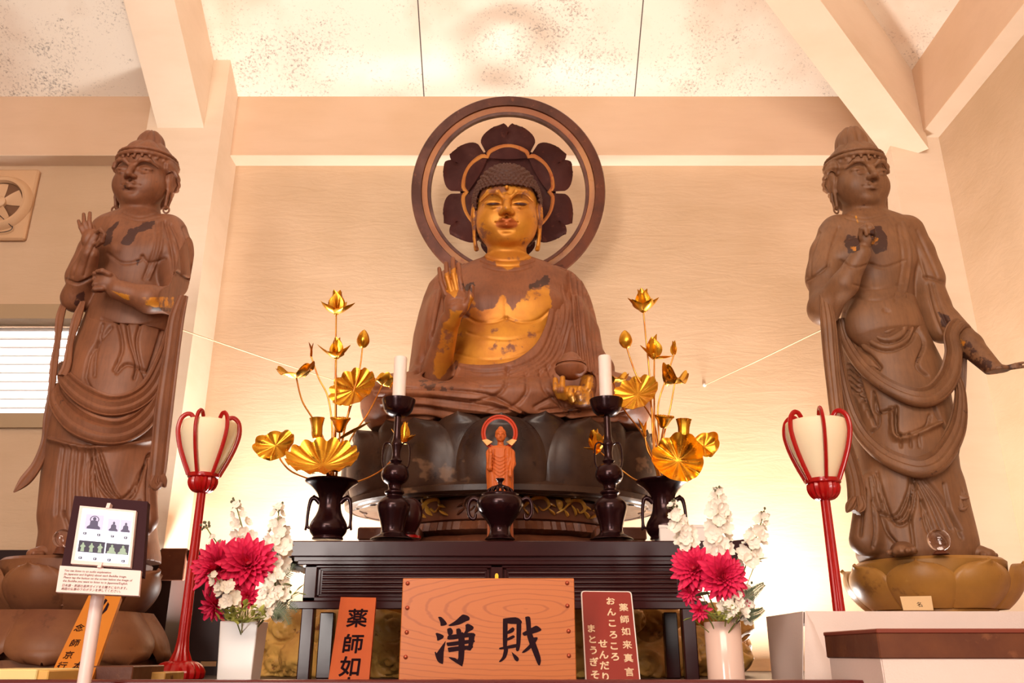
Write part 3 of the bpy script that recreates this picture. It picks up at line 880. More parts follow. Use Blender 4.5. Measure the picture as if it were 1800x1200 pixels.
# ---- halo: ring, lotus of six heart-shaped petals, lobed gilt band
hc = P(893.5,338,4.62); hx = S(893,338,4.62); HT = math.radians(17)
HM = Matrix.Translation(hc) @ Matrix.Rotation(PI/2-HT,4,'X')
HM = Matrix.Translation(hc) @ Matrix.Rotation(PI/2+HT,4,'X')
ri_, ro_ = 136*hx, 170*hx; wd_ = ro_-ri_
b = MB()
prof = [(ro_,-.02),(ro_-.01*0,.02),(ro_-.006,.032),(ro_-wd_*.52,.040),(ro_-wd_*.55,.024),(ri_+wd_*.17,.020),(ri_+wd_*.14,.030),(ri_,.030),(ri_,-.02),(ro_,-.02)]
b.lathe(prof, 96, M=HM, cap=False); ring = b.build('halo_ring', M['halo_brown'], bud, auto=30)
b = MB(); b.lathe([(ro_-wd_*.55,.0245),(ro_-wd_*.7,.0225),(ri_+wd_*.17,.0215)], 96, M=HM, cap=False); b.build('gilt_groove', M['halo_gold'], ring)
hc2 = P(893,340,4.50); hx2 = S(893,340,4.5)
HM2 = Matrix.Translation(hc2) @ Matrix.Rotation(PI/2+HT,4,'X')
b = MB(); b.lathe([(0,.0),(60*hx2,.0),(84*hx2,.004),(84*hx2,-.03),(0,-.03)], 48, M=HM2, cap=False); b.build('halo_disc', M['halo_petal'], bud)
for k in range(6):
    a = math.radians(90+60*k)
    def pt(u, v):
        t = (u-.5)*2                      # across
        rr = 62+54*math.sin(v*PI/2)       # radial
        wv = 44*math.sin(min(1,(v*.80+.22))*PI)**.5 if v < .98 else 10
        wv = 44*(1-.93*max(0,(v-.5)/.5)**2.6)**.5*(.78+.22*min(1,v/.5))*(1+.05*math.exp(-((v-.55)/.2)**2))
        notch = 7*math.exp(-(t/.18)**2)*v**3-5*(math.exp(-((abs(t)-.5)/.3)**2))*v**3
        r_ = 62+52*v-notch; x_ = t*wv
        dz = .016*(1-t*t)*math.sin(v*PI)**.7-.016*math.exp(-(t/.07)**2)*max(0,v-.55)*2
        return ((r_*math.cos(a)-x_*math.sin(a))*hx2, (r_*math.sin(a)+x_*math.cos(a))*hx2, dz+.004)
    b = MB(); b.grid(pt, 18, 12, .028, HM2); b.build('halo_petal', M['halo_petal'], bud, auto=60)
pts = []
for i in range(120):
    a = 2*PI*i/120; ph = ((math.degrees(a)-90+30) % 60)-30
    rr = 77+4.5*math.cos(math.radians(ph*3))-(5*math.exp(-((abs(ph)-30)/3.0)**2))
    pts.append(HM2 @ Vector((rr*hx2*math.cos(a), rr*hx2*math.sin(a), .040)))
b = MB(); b.tube(pts, 3.6*hx2, 8, closed=True); b.build('halo_band', M['halo_gold'], bud)
b = MB(); b.tube([P(893,420,4.56),P(893,520,4.50)], .04, 10); b.tube([P(893,345,4.53),P(893,338,4.64),P(893,505,4.60)], .012, 8); b.tube([P(800,470,4.57),P(893,500,4.55),P(990,470,4.57)], .02, 8); b.build('halo_post', M['halo_brown'], bud)
# ---- medicine jar in the left hand
jc = P(1004,664,dl-.0); js = S(1004,660,dl)
jar = thing('medicine_jar', 'small lidded wooden medicine jar held in the lap of the seated buddha', 'jar', tuple(jc))
b = MB(); b.lathe([(0,-.002),(12*js,-.002),(20*js,4*js),(27*js,11*js),(29*js,17*js),(26*js,22*js),(23*js,24*js),(0,24*js)], 28, jc); b.build('jar_body', M['robe'], jar)
b = MB(); b.lathe([(0,23.5*js),(27*js,23.5*js),(26.5*js,27*js),(20*js,32*js),(17*js,37*js),(13*js,43*js),(6*js,47*js),(0,48*js)], 28, jc, cap=False); b.build('jar_lid', M['robe'], jar)
# ---------------------------------------------------------------- lotus throne
PC = Vector((P(884,800,4.2).x, 4.2, 0)); PRX, PRY = .80, .63
ped = thing('lotus_throne', 'dark lacquered lotus throne with big rounded petals under the seated buddha', 'pedestal', (PC.x,PC.y,.42+E))
def el(prof, name, mat, seg=72, flute=0, nf=0, **kw):
    b = MB(); b.lathe([(r,z+E) for r,z in prof], seg, (PC.x,PC.y,0), ry=PRY/PRX, flute=flute, nf=nf); return b.build(name, mat, ped, **kw)
el([(0,.985),(.66,.985),(.69,.96),(.70,.80),(.70,.66)], 'seed_pod', M['petal_dark'])
el([(.735,.70),(.768,.676),(.765,.652),(.72,.642),(.60,.650),(.46,.668)], 'bowl', M['petal_dark'])
def throne_petal(ang, wa, zt, rin, zb, out):
    def pt(u, v):
        t = (u-.5)*2
        wv = wa*(1-max(0,(v-.35)/.65)**2.4)**.5*(.92+.08*min(1,v/.35))
        a = ang+t*wv
        bulge = .095*max(0,math.sin((.02+.90*v)*PI))**.42*(1-.36*t*t)-.022
        tip = .03*max(0,(v-.82)/.18)**2*(1-t*t)
        r = rin+bulge+tip+out-.02*abs(t)**3
        edge = .013*math.exp(-((abs(t)-.88)/.045)**2)+.010*math.exp(-((v-.93)/.03)**2)*(abs(t)<.93)
        return (PC.x+(r+edge)*math.sin(ang+t*wv), PC.y-(r+edge)*PRY/PRX*math.cos(ang+t*wv), E+zb+(zt-zb)*v)
    return pt
NP = 12
for row in (0,1):
    for k in range(NP):
        ang = 2*PI*(k+(.5 if row == 0 else 0))/NP
        if math.cos(ang) < -.3: continue
        b = MB(); b.grid(throne_petal(ang, PI/NP*(1.10 if row else 1.02), 1.005 if row == 0 else .985, .695 if row == 0 else .715, .64, -.005 if row == 0 else .010), 26, 24, .02)
        b.build('petal', M['petal_dark'], ped, auto=60)
el([(.44,.672),(.50,.670),(.535,.645),(.545,.60),(.53,.56),(.50,.55)], 'carved_tier', M['tier_brown'])
el([(.50,.555),(.548,.548),(.56,.512),(.52,.495)], 'fluted_moulding', M['tier_brown'], 240, .012, 90)
el([(.52,.49),(.57,.485),(.62,.465),(.64,.435),(.58,.41)], 'lower_petals', M['tier_brown'], 144, .02, 18)
b = MB(); b.lathe([(.0,.37+E),(.74,.37+E),(.74,.41+E),(.72,.418+E),(0,.418+E)], 8, (PC.x,PC.y,0), a0=PI/8, a1=2*PI+PI/8, ry=PRY/PRX); b.build('base_frame', M['tier_brown'], ped, False)
for x0,x1 in ((628,738),(1046,1137)):
    b = MB(); a_=P(x0,940,3.72); c_=P(x1,940,3.72); b.box((a_.x,3.72,zat(949,3.72)),(c_.x,4.0,zat(926,3.72)), bev=.006); b.build('base_board', M['tier_brown'], ped, False)
# gilt scrolling leaves on the carved tier
def on_tier(a, z, lift=0):
    r = np.interp(z-.012, [.545,.56,.585,.62,.645], [.505,.535,.548,.54,.505])+lift
    return Vector((PC.x+r*math.sin(a), PC.y-r*PRY/PRX*math.cos(a), z+E+.016))
for a0, fl, mt in ((-.62,1,'tier_gold'),(-.22,-1,'tier_brown'),(.30,1,'tier_gold'),(.66,1,'tier_gold'),(-.95,1,'tier_brown'),(1.0,-1,'tier_gold')):
    b = MB()
    b.tube(smooth_path([on_tier(a0+fl*x, z, .004) for x,z in ((-.24,.56),(-.14,.585),(-.04,.63),(.06,.633),(.09,.60),(.04,.58),(.0,.595))],5), rsm([.004,.009,.013,.011,.010,.009,.006],5), 7, .6)
    for x, z, dx, dz in ((-.16,.585,-.04,.045),(-.08,.615,-.03,.03),(.0,.635,.06,.01),(.08,.615,.07,-.02),(.08,.59,.09,-.03),(-.12,.585,.05,-.025),(-.05,.61,.06,-.045)):
        b.tube(smooth_path([on_tier(a0+fl*x,z,.002), on_tier(a0+fl*(x+dx*.5),z+dz*.6,.012), on_tier(a0+fl*(x+dx),min(.645,max(.547,z+dz)),.004)],4), rsm([.006,.015,.002],4), 7, .45)
    b.build('leaf_carving', M[mt], ped)
# rocky wave carving below the altar
rb = thing('carved_wave_base', 'gilded carved wave and rock base under the black altar table', 'pedestal', (PC.x,PC.y,DZ))
F = SDF((PC.x-1.30,3.50,DZ-.01), (PC.x+1.30,4.8,.40+E), .012)
F.loft([(PC.x,4.2,DZ,1.02,.56),(PC.x,4.2,.06+E,1.0,.54),(PC.x,4.2,.12+E,.9,.5)], .02)
F.loft([(PC.x,4.2,DZ,.70,.47),(PC.x,4.2,.2+E,.68,.46),(PC.x,4.2,.36+E,.66,.44)], .02)
r_ = random.Random(3)
for k in range(64):
    a = r_.uniform(-1.7,1.7); z = r_.uniform(DZ+.0,.16+E); R = r_.uniform(.05,.12)
    F.ell((PC.x+1.0*math.sin(a), 4.2-.55*math.cos(a), z), (R*1.4,R*.7,R*.8), .014)
for k in range(30):
    a = r_.uniform(-1.3,1.3); z = r_.uniform(.1+E,.32+E); R = r_.uniform(.05,.09)
    F.ell((PC.x+.66*math.sin(a), 4.2-.46*math.cos(a), z), (R*1.4,R*.7,R*.8), .014)
F.plane_cut((0,0,-1), (0,0,DZ)); F.plane_cut((0,0,1), (0,0,.365+E))
V, Q = F.mesh(1)
sp = []
for (cx, cy, R, g) in ((492,1105,26,1),(1143,1102,26,-1),(478,1165,24,1),(515,1180,14,-1),(1135,1172,24,1),(690,1100,30,-1),(680,1165,28,1),(1020,1120,24,1),(1225,1130,24,-1),(1215,1185,20,1),(575,1130,16,1),(1320,1130,20,1),(1325,1180,18,-1)):
    sp.append(([(cx+g*R*(1-t/17)*math.cos(t*.75), cy+R*(1-t/17)*math.sin(t*.75)) for t in range(16)], 2.0, -.020))
    sp.append(([(cx+g*(R+5)*math.cos(t*.5), cy+(R+5)*math.sin(t*.5)) for t in range(12)], 2.6, .010))
V = carve(V, Q, sp)
mesh_obj('carving', V, Q, M['rock'], rb)
# ---------------------------------------------------------------- standing bodhisattvas
def on_loft(secs, px, py, lift=0.0, d=3.5):
    """point on the front of a lofted trunk seen at (px,py), lifted off the surface"""
    A = np.array(sorted(secs, key=lambda q: q[2]))
    for _ in range(6):
        p = P(px, py, d)
        g = [float(np.interp(p.z, A[:,2], A[:,i])) for i in (0,1,3,4)]
        t = min(.97, abs((p.x-g[0])/g[2]))
        d = g[1]-g[3]*math.sqrt(1-t*t)-lift
    return P(px, py, d)
def ribbon(mb, pts, hw, flat=.3, nr=5, n=6, seg=26, up=(0,1,0)):
    """a draped scarf: flattened tube with lengthwise pleats"""
    pts = [Vector(p) for p in smooth_path(pts, n)]; hw = rsm(hw, n)
    V = []; F = []; prev = None; m = len(pts)
    for k in range(m):
        t = (pts[min(k+1,m-1)]-pts[max(k-1,0)]).normalized()
        a = Vector(up).cross(t) if prev is None else prev-t*prev.dot(t)
        a.normalize(); prev = a; b = t.cross(a)
        r = hw[k]
        for i in range(seg):
            an = 2*PI*i/seg; c, s = math.cos(an), math.sin(an)
            rip = 1+.38*math.cos(nr*PI*c+.6)
            sx = math.copysign(abs(c)**.8, c); sy = math.copysign(abs(s)**.7, s)
            V.append(pts[k]+a*(sx*r)+b*(sy*r*flat*rip))
    for k in range(m-1):
        for i in range(seg):
            i2 = (i+1) % seg; F.append((k*seg+i,k*seg+i2,(k+1)*seg+i2,(k+1)*seg+i))
    F.append(tuple(range(seg-1,-1,-1))); F.append(tuple((m-1)*seg+i for i in range(seg)))
    mb.add(V, F); mb.fix = True; return mb
def sec2(y, x0, x1, ry, d=3.6, cy=None):
    a = P(x0,y,d); b_ = P(x1,y,d)
    return ((a.x+b_.x)/2, d if cy is None else cy, a.z, (b_.x-a.x)/2, ry)
def bodhi_hair(root, HC, s, tilt, yaw, topk, mat, name='hair', tall=1.0):
    q, A = frame(HC, s, tilt, yaw)
    c = np.array(HC)
    F = SDF(c-np.array([1.6*s,1.9*s,1.1*s]), c+np.array([1.6*s,1.9*s,3.6*s*max(1,tall)]), .0045)
    def e(p, r, kk, op='add'): F.ell(q(*p), [r[0]*s,r[1]*s,r[2]*s], kk*s, op, A)
    e((0,-.40,.50), (1.08,1.15,1.14), .01); e((0,-.6,-.25), (.98,.92,.85), .2)
    for g in (-1,1):
        e((1.02*g,-.25,.42), (.17,.50,.36), .1); e((1.05*g,-.62,.05), (.16,.34,.42), .1)
    # face opening: a tilted elliptic tunnel
    F.ell(q(0,1.0,-.32), [.93*s,1.25*s,1.12*s], .05*s, 'sub', A)
    F.plane_cut(tuple(A @ np.array([0,.45,-1])), q(0,-.4,-.70))
    for g in (-1,1): F.ell(q(1.10*g,-.22,-.12), [.2*s,.42*s,.45*s], .03*s, 'sub', A)
    # diadem
    ring = [q(1.08*math.cos(t), -.40+1.17*math.sin(t), .74-.02*math.sin(t)) for t in np.linspace(0,2*PI,33)]
    F.chain(ring, .085*s, .03*s)
    ring = [q(1.05*math.cos(t), -.40+1.13*math.sin(t), .94-.02*math.sin(t)) for t in np.linspace(0,2*PI,33)]
    F.chain(ring, .06*s, .03*s)
    for t in np.linspace(.1,PI-.1,13): F.ell(q(1.08*math.cos(t),-.40+1.16*math.sin(t),.57), .06*s, .04*s)
    F.cone(q(0,-.42,.9), q(0,-.45,1.4), .47*s*tall, .46*s*tall, .10*s)
    e((0,-.45,1.55+.45*(tall-1)), (.50*tall,.50*tall,.62*tall), .12)
    if tall > 1: e((.05,-.36,1.20+.85*tall), (.25,.25,.12), .10)
    V, Q = F.mesh(1)
    L = (V-c)@A/s; N_ = normals(V, Q); an = np.arctan2(L[:,0], L[:,1]+.42)
    m = np.clip((L[:,2]-1.05)/.2, 0, 1)
    V = V+N_*(m*.09*s*np.abs(np.sin(an*4))**.7-m*.05*s)[:,None]
    m2 = np.clip((.55-L[:,2])/.2, 0, 1)*np.clip((L[:,2]+.6)/.2,0,1)
    V = V+N_*(m2*.018*s*np.sin(L[:,2]*26+an*7))[:,None]
    return mesh_obj(name, V, Q, mat, root)
def earring(root, q, g, s, mat):
    b = MB()
    p = q(.99*g,-.22,-1.15); r = .10*s
    b.tube([p+np.array([r*math.cos(t), .3*r*math.cos(t), r*1.35*math.sin(t)-r]) for t in np.linspace(0,2*PI,14)[:-1]], .035*s, 7, closed=True)
    b.build('earring', mat, root)
def foot(name, heel, toe, w, h, mat, root, up=(0,0,1)):
    a = Vector(heel); b_ = Vector(toe); t = (b_-a).normalized(); L = (b_-a).length; sd = t.cross(Vector(up)).normalized()
    lo = np.minimum(a, b_)-w*1.5; hi = np.maximum(a, b_)+w*1.5
    F = SDF(lo, hi, .0045)
    F.chain([a+Vector((0,0,h)), a+t*L*.45+Vector((0,0,h*.75)), a+t*L*.8+Vector((0,0,h*.45))], [h*1.0,w*.75,w*.62], .03, 'add', ((0,0,1),.75))
    F.chain([a+t*L*.2+Vector((0,0,h)), a-t*L*.05+Vector((0,0,h*2.2))], [h*.9,h*.8], .03)
    for k in range(5):
        o = (k-2)*.42*w; r = w*(.22 if k else .28)
        ln = 1.0-.05*abs(k-.7)
        F.chain([a+t*L*.72+sd*o+Vector((0,0,h*.35)), a+t*L*ln*.97+sd*o*1.05+Vector((0,0,r*.9))], [r, r*.85], .006)
    F.plane_cut((0,0,-1), a)
    V, Q = F.mesh(1)
    return mesh_obj(name, V, Q, mat, root)
# ================================================ left figure
LB = thing('bodhisattva_statue', 'standing brown wooden bodhisattva statue left of the seated buddha, forearm across its waist', 'statue', (-1.80,3.6,zat(976,3.35)))
mt = M['bodhi']
bs = [sec2(366,222,274,.085,3.62),sec2(378,214,280,.09,3.62),sec2(388,186,298,.11,3.62),sec2(400,170,318,.13,3.62),sec2(425,172,322,.15,3.61),sec2(460,172,312,.155,3.6),sec2(500,170,302,.15,3.6),sec2(545,164,300,.15,3.6),sec2(590,150,300,.16,3.6)]
HCL = P(249,312,3.56); sL = .124
F = SDF((P(95,600,3.6).x,3.1,zat(592,3.6)), (P(355,300,3.6).x,3.95,HCL.z+.26), .0048)
ql, AL = head_sdf(F, HCL, sL, .10, 0, 0, 1, True, .97)
F.loft(bs, .04, pw=2.2)
F.ell(P(215,440,3.50), (.10,.05,.07), .05); F.ell(P(280,440,3.50), (.10,.05,.07), .05); F.ell(P(230,560,3.52), (.16,.08,.13), .06)
# raised arm (viewer's left)
F.chain([P(194,410,3.6),P(160,470,3.58),P(134,524,3.50)], [.075,.066,.060], .03)
F.chain([P(134,524,3.50),P(148,478,3.42),P(158,446,3.36)], [.060,.052,.038], .02)
dh = 3.34; hs = S(160,420,dh)
F.ell(P(160,420,dh), (17*hs,.026,19*hs), .014)
for pts, r in ((((148,412),(142,400),(138,388)),4.0),(((153,406),(148,392),(147,376)),4.2),(((160,404),(157,390),(158,374)),4.2)):
    finger(F, [P(*pts[0],dh), P(*pts[1],dh-.008), P(*pts[2],dh+.006)], r*hs*1.1, r*hs*.75)
finger(F, [P(168,410,dh-.01),P(177,404,dh-.035),P(182,410,dh-.05)], 4.2*hs, 3.4*hs)
finger(F, [P(170,430,dh-.01),P(180,424,dh-.035),P(183,413,dh-.05)], 5*hs, 3.6*hs)
# arm across the waist
F.chain([P(298,408,3.6),P(312,470,3.56),P(316,528,3.48)], [.078,.072,.066], .03)
F.chain([P(316,528,3.48),P(262,526,3.37),P(208,510,3.34)], [.064,.056,.043], .03)
dh = 3.33; hs = S(185,495,dh)
F.ell(P(187,495,dh), (20*hs,.034,19*hs), .018)
for k in range(4):
    y = 480+k*9
    finger(F, [P(180,y,dh-.02),P(167,y+1,dh-.02),P(166,y+3,dh+.02),P(178,y+4,dh+.03)], 4.8*hs, 4.0*hs, .004)
finger(F, [P(192,482,dh-.03),P(180,476,dh-.045),P(171,477,dh-.04)], 5*hs, 4*hs, .006)
# short sleeves
F.chain([P(192,404,3.6),P(171,442,3.59),P(148,488,3.56)], [.070,.080,.080], .02)
F.chain([P(294,404,3.6),P(309,442,3.58),P(315,486,3.55)], [.072,.084,.084], .02)
V, Q = F.mesh(1)
V = carve(V, Q, [
    ([(216,374),(245,382),(278,374)],1.4,-.004),([(213,380),(245,388),(283,380)],1.4,-.004),
    ([(117,491),(138,498),(166,486)],2.2,-.014),([(313,478),(330,490),(347,492)],2.2,-.013),
    ([(165,400),(140,445),(128,485)],2.5,-.006),([(178,412),(158,450),(148,484)],2.5,-.007),([(322,400),(334,440),(338,485)],2.5,-.007),([(300,395),(316,430),(322,480)],3,-.010),([(290,390),(300,430),(306,480)],3,-.010),
    ([(190,445),(215,462),(245,458),(250,450)],2.5,-.006),([(250,450),(262,462),(290,455)],2.5,-.006),
    ([(286,392),(282,440),(262,490)],2.4,.008),([(276,392),(270,440),(252,490)],2.2,-.006),([(180,560),(230,575),(290,560)],2.5,-.005)])
o = mesh_obj('body', V, Q, mt, LB)
set_attr(o, 'gilt', region(V, Q, [[(190,508),(215,514),(260,520),(308,520),(310,545),(262,540),(215,526)]], 3)*.52)
set_attr(o, 'dark', np.maximum(region(V, Q, [[(214,428),(225,402),(250,392),(272,388),(268,402),(245,408),(228,432)],[(183,420),(192,400),(210,388),(200,410),(196,434),(182,434)],[(236,455),(246,455),(242,470)]], 3)*.8, region(V, Q, [[(212,520),(260,526),(310,532),(308,552),(255,543)],[(216,324),(230,324),(228,336),(218,334)],[(130,520),(150,505),(150,540),(130,540)]], 3)*.5))
bodhi_hair(LB, HCL, sL, .10, 0, 1, mt)
for g in (-1,1): earring(LB, ql, g, sL, mt)
# skirt
ks = [sec2(535,166,302,.155),sec2(560,158,304,.16),sec2(600,143,306,.175),sec2(650,122,301,.19),sec2(700,107,295,.20),sec2(750,96,288,.205),sec2(800,91,280,.205),sec2(850,87,271,.20),sec2(900,84,266,.20),sec2(940,80,270,.20),sec2(975,74,276,.20),sec2(992,78,276,.195)]
F = SDF((P(70,970,3.6).x-.1,3.3,zat(994,3.6)-.03), (P(320,560,3.6).x+.1,3.95,zat(535,3.6)+.03), .0052)
F.loft(ks, .02, pw=2.3)
F.chain([P(108,800,3.55),P(100,900,3.5)], [.05,.06], .05); F.chain([P(250,820,3.55),P(256,915,3.5)], [.05,.05], .05)
F.plane_cut((0,0,-1), (0,0,zat(976,3.35)+.001))
V, Q = F.mesh(1)
fs = []
for a in ([(165,548),(230,556),(300,548)],[(160,556),(230,566),(303,556)]): fs.append((a, 2.2, -.008))
for a in ([(205,560),(215,610),(200,650)],[(222,562),(228,600),(240,640),(236,665)],[(250,560),(240,600),(250,650),(262,675)],[(195,575),(160,620),(150,660)],[(290,560),(275,610),(262,650)],[(180,570),(168,620),(165,660)],[(205,655),(225,640),(262,655)],[(150,665),(165,690),(200,700)]):
    fs.append((a, 2.6, -.010))
fs.append(([(90,770),(150,785),(215,780),(262,772),(285,762)], 2.6, .013, 'step'))
for x0, x1 in ((110,98),(122,112),(134,128),(146,146),(160,164)): fs.append(([(x0,785),((x0+x1)/2-2,840),(x1,905)], 2.4, -.009))
for k in range(5): fs.append(([(158+k*4,790),(172+k*8,850+k*4),(205+k*7,880-k*2),(240+k*5,850-k*12),(262+k*2,800)], 2.4, -.010 if k % 2 == 0 else .007))
for k in range(4): fs.append(([(150+k*6,790),(140+k*10,860),(150+k*14,930)], 2.2, -.007))
for a in ([(265,800),(258,860),(262,940)],[(245,880),(248,920),(255,960)],[(225,890),(228,925),(232,960)],[(110,900),(120,930),(122,960)]): fs.append((a, 2.4, -.009))
V = carve(V, Q, [(f_[0],f_[1],f_[2]*1.45)+tuple(f_[3:]) for f_ in fs])
o = mesh_obj('skirt', V, Q, mt, LB)
sw = lambda pts, lift=.012: [on_loft(ks, x, y, lift) for x, y in pts]
b = MB()
ribbon(b, sw([(106,640),(118,668),(150,696),(190,712),(230,706),(262,682),(284,640),(300,590),(308,548)], .018), [.018,.034,.045,.048,.046,.042,.036,.032,.028], .42, 4)
b.build('scarf', mt, LB)
b = MB()
ribbon(b, sw([(100,676),(104,705),(135,740),(180,758),(220,756),(256,730),(278,690),(292,640)], .020), [.020,.04,.055,.058,.055,.048,.036,.020], .42, 4)
b.build('scarf', mt, LB)
b = MB()
pz = lambda l: [P(x,y,d) for x,y,d in l]
ribbon(b, pz([(118,520,3.50),(106,556,3.47),(101,600,3.46),(95,640,3.45),(90,690,3.45),(84,735,3.46),(80,775,3.48),(66,815,3.46),(44,845,3.44),(24,865,3.42)]), [.012,.018,.013,.016,.014,.018,.018,.022,.024,.003], .4, 2)
b.build('scarf', mt, LB)
b = MB()
ribbon(b, pz([(146,530,3.46),(135,560,3.44),(124,600,3.43),(118,640,3.42),(110,660,3.41)]), [.012,.020,.014,.018,.02], .4, 2)
b.build('scarf', mt, LB)
b = MB()
ribbon(b, pz([(322,520,3.42),(310,560,3.41),(303,610,3.41),(296,660,3.42),(288,720,3.43),(282,780,3.44),(277,830,3.44),(272,856,3.43)]), [.022,.034,.034,.036,.038,.036,.034,.026], .35, 4)
ribbon(b, pz([(274,836,3.43),(270,850,3.42),(278,857,3.40),(284,848,3.40)]), [.012,.016,.014,.008], .5, 2)
ribbon(b, pz([(282,830,3.44),(286,846,3.43),(291,856,3.42)]), [.014,.018,.004], .5, 2)
b.build('scarf', mt, LB)
gz = zat(976,3.35)
foot('foot', (P(108,968,3.5).x,3.50,gz), (P(48,972,3.40).x,3.40,gz), .045, .03, mt, LB)
foot('foot', (P(205,968,3.52).x,3.52,gz), (P(200,972,3.3).x,3.30,gz), .045, .03, mt, LB)
# ================================================ right figure
RBs = thing('bodhisattva_statue', 'standing brown wooden bodhisattva statue right of the seated buddha, arm stretched out with open fingers', 'statue', (1.69,3.6,zat(976,3.35)))
mt = M['bodhi_r']
bs = [sec2(368,1492,1550,.085,3.62),sec2(380,1486,1560,.09,3.62),sec2(390,1466,1588,.11,3.62),sec2(403,1446,1610,.13,3.62),sec2(430,1452,1612,.15,3.61),sec2(465,1468,1604,.155,3.6),sec2(510,1482,1600,.145,3.6),sec2(545,1486,1602,.15,3.6),sec2(590,1486,1618,.165,3.6)]
HCR = P(1513,314,3.56); sR = .124
F = SDF((P(1405,600,3.6).x,3.0,zat(680,3.5)), (P(1812,640,3.4).x,3.95,HCR.z+.26), .0050)
qr, AR = head_sdf(F, HCR, sR, .10, .06, 0, 1, True, .97)
F.loft(bs, .04, pw=2.2)
F.ell(P(1500,450,3.50), (.10,.05,.07), .05); F.ell(P(1568,450,3.50), (.10,.05,.07), .05); F.ell(P(1550,570,3.50), (.16,.08,.14), .06)
# bent arm with the hand at the chest
F.chain([P(1470,412,3.6),P(1452,480,3.56),P(1449,546,3.48)], [.078,.072,.066], .03)
F.chain([P(1447,542,3.48),P(1484,500,3.38),P(1514,446,3.33)], [.062,.054,.040], .03)
dh = 3.31; hs = S(1524,412,dh)
F.ell(P(1523,416,dh), (15*hs,.030,20*hs), .014)
F.ell(P(1526,404,dh-.045), (4.0*hs,.03,4.6*hs), .004, 'sub')
for k, (x0, y0) in enumerate(((1518,398),(1524,394),(1530,396))):
    finger(F, [P(x0,y0+10,dh),P(x0,y0,dh-.02),P(x0+4,y0+6,dh-.045),P(x0+5,y0+14,dh-.04)], 4.4*hs, 3.6*hs, .004)
finger(F, [P(1512,418,dh-.01),P(1514,402,dh-.035),P(1521,396,dh-.05)], 4.6*hs, 3.8*hs, .005)
finger(F, [P(1534,424,dh-.01),P(1536,410,dh-.03),P(1531,400,dh-.05)], 4.6*hs, 3.8*hs, .005)
# outstretched arm
F.chain([P(1594,412,3.6),P(1622,480,3.60),P(1656,564,3.52)], [.075,.068,.060], .03)
F.chain([P(1664,566,3.52),P(1704,606,3.40),P(1744,646,3.30)], [.062,.052,.036], .02)
dh = 3.28; hs = S(1755,648,dh)
F.ell(P(1757,650,dh), (17*hs,.034,9*hs), .012)
for pts, r in ((((1768,646),(1784,641),(1799,637)),3.2),(((1770,650),(1786,647),(1802,644)),3.2),(((1770,654),(1784,656),(1797,661)),3.2),(((1766,656),(1782,663),(1787,676)),3.2)):
    finger(F, [P(*pts[0],dh-.01), P(*pts[1],dh-.03), P(*pts[2],dh-.04)], r*hs*1.2, r*hs*.8, .005)
finger(F, [P(1752,657,dh-.02),P(1764,662,dh-.05),P(1774,661,dh-.06)], 4*hs, 3*hs, .005)
# sleeves
F.chain([P(1472,405,3.6),P(1458,445,3.58),P(1450,490,3.55)], [.074,.084,.086], .02)
F.chain([P(1592,405,3.6),P(1610,445,3.6),P(1630,490,3.58)], [.072,.078,.076], .02)
F.chain([P(1622,500,3.60),P(1638,540,3.56),P(1656,580,3.52)], [.064,.070,.060], .02)
V, Q = F.mesh(1)
V = carve(V, Q, [
    ([(1490,376),(1522,384),(1556,376)],1.4,-.004),([(1487,383),(1522,391),(1560,383)],1.4,-.004),
    ([(1418,493),(1436,482),(1456,466)],2.2,-.012),([(1624,486),(1642,490),(1660,496)],2.2,-.012),([(1456,466),(1460,440),(1474,400)],2.4,-.008),
    ([(1440,410),(1426,450),(1424,485)],2.5,-.006),([(1612,405),(1630,445),(1648,486)],2.5,-.007),([(1600,400),(1616,450),(1628,490)],2.5,-.006),
    ([(1588,392),(1600,450),(1590,520)],2.6,.007),([(1578,396),(1586,460),(1574,530)],2.4,-.006),
    ([(1640,500),(1652,540),(1664,570)],2.2,-.007),([(1630,500),(1640,545),(1655,585)],2.2,-.007),
    ([(1478,458),(1500,470),(1530,464)],2.4,-.006),([(1532,464),(1555,470),(1590,458)],2.4,-.006),
    ([(1500,500),(1540,508),(1585,498)],2.2,-.005),([(1500,520),(1540,528),(1590,516)],2.2,-.005),([(1555,545),(1562,548)],3,-.008)])
o = mesh_obj('body', V, Q, mt, RBs)
set_attr(o, 'gilt', region(V, Q, [[(1492,430),(1506,432),(1506,442),(1492,440)],[(1505,376),(1512,390),(1508,400),(1502,384)],[(1528,412),(1548,416),(1545,436),(1530,430)],[(1686,590),(1702,600),(1694,612),(1684,604)],[(1735,646),(1760,656),(1745,662),(1730,654)]], 3)*.55)
set_attr(o, 'dark', np.maximum(region(V, Q, [[(1482,425),(1490,412),(1510,414),(1512,440),(1490,446)],[(1528,404),(1548,396),(1562,415),(1560,440),(1540,448),(1530,430)]], 3)*.85, region(V, Q, [[(1690,585),(1750,640),(1800,632),(1800,682),(1740,665),(1690,630)],[(1646,545),(1672,556),(1676,580),(1655,575)]], 4)*.62))
bodhi_hair(RBs, HCR, sR, .10, .06, 1, mt, tall=1.18)
for g in (-1,1): earring(RBs, qr, g, sR, mt)
ks = [sec2(535,1486,1602,.155),sec2(560,1482,1610,.165),sec2(600,1484,1624,.18),sec2(650,1486,1648,.195),sec2(700,1490,1660,.205),sec2(750,1496,1668,.205),sec2(800,1504,1672,.205),sec2(850,1510,1678,.20),sec2(900,1512,1690,.20),sec2(940,1508,1702,.205),sec2(975,1512,1712,.205),sec2(990,1520,1712,.195)]
F = SDF((P(1470,970,3.6).x,3.3,zat(992,3.6)-.03), (P(1720,960,3.6).x+.08,3.95,zat(535,3.6)+.03), .0052)
F.loft(ks, .02, pw=2.3)
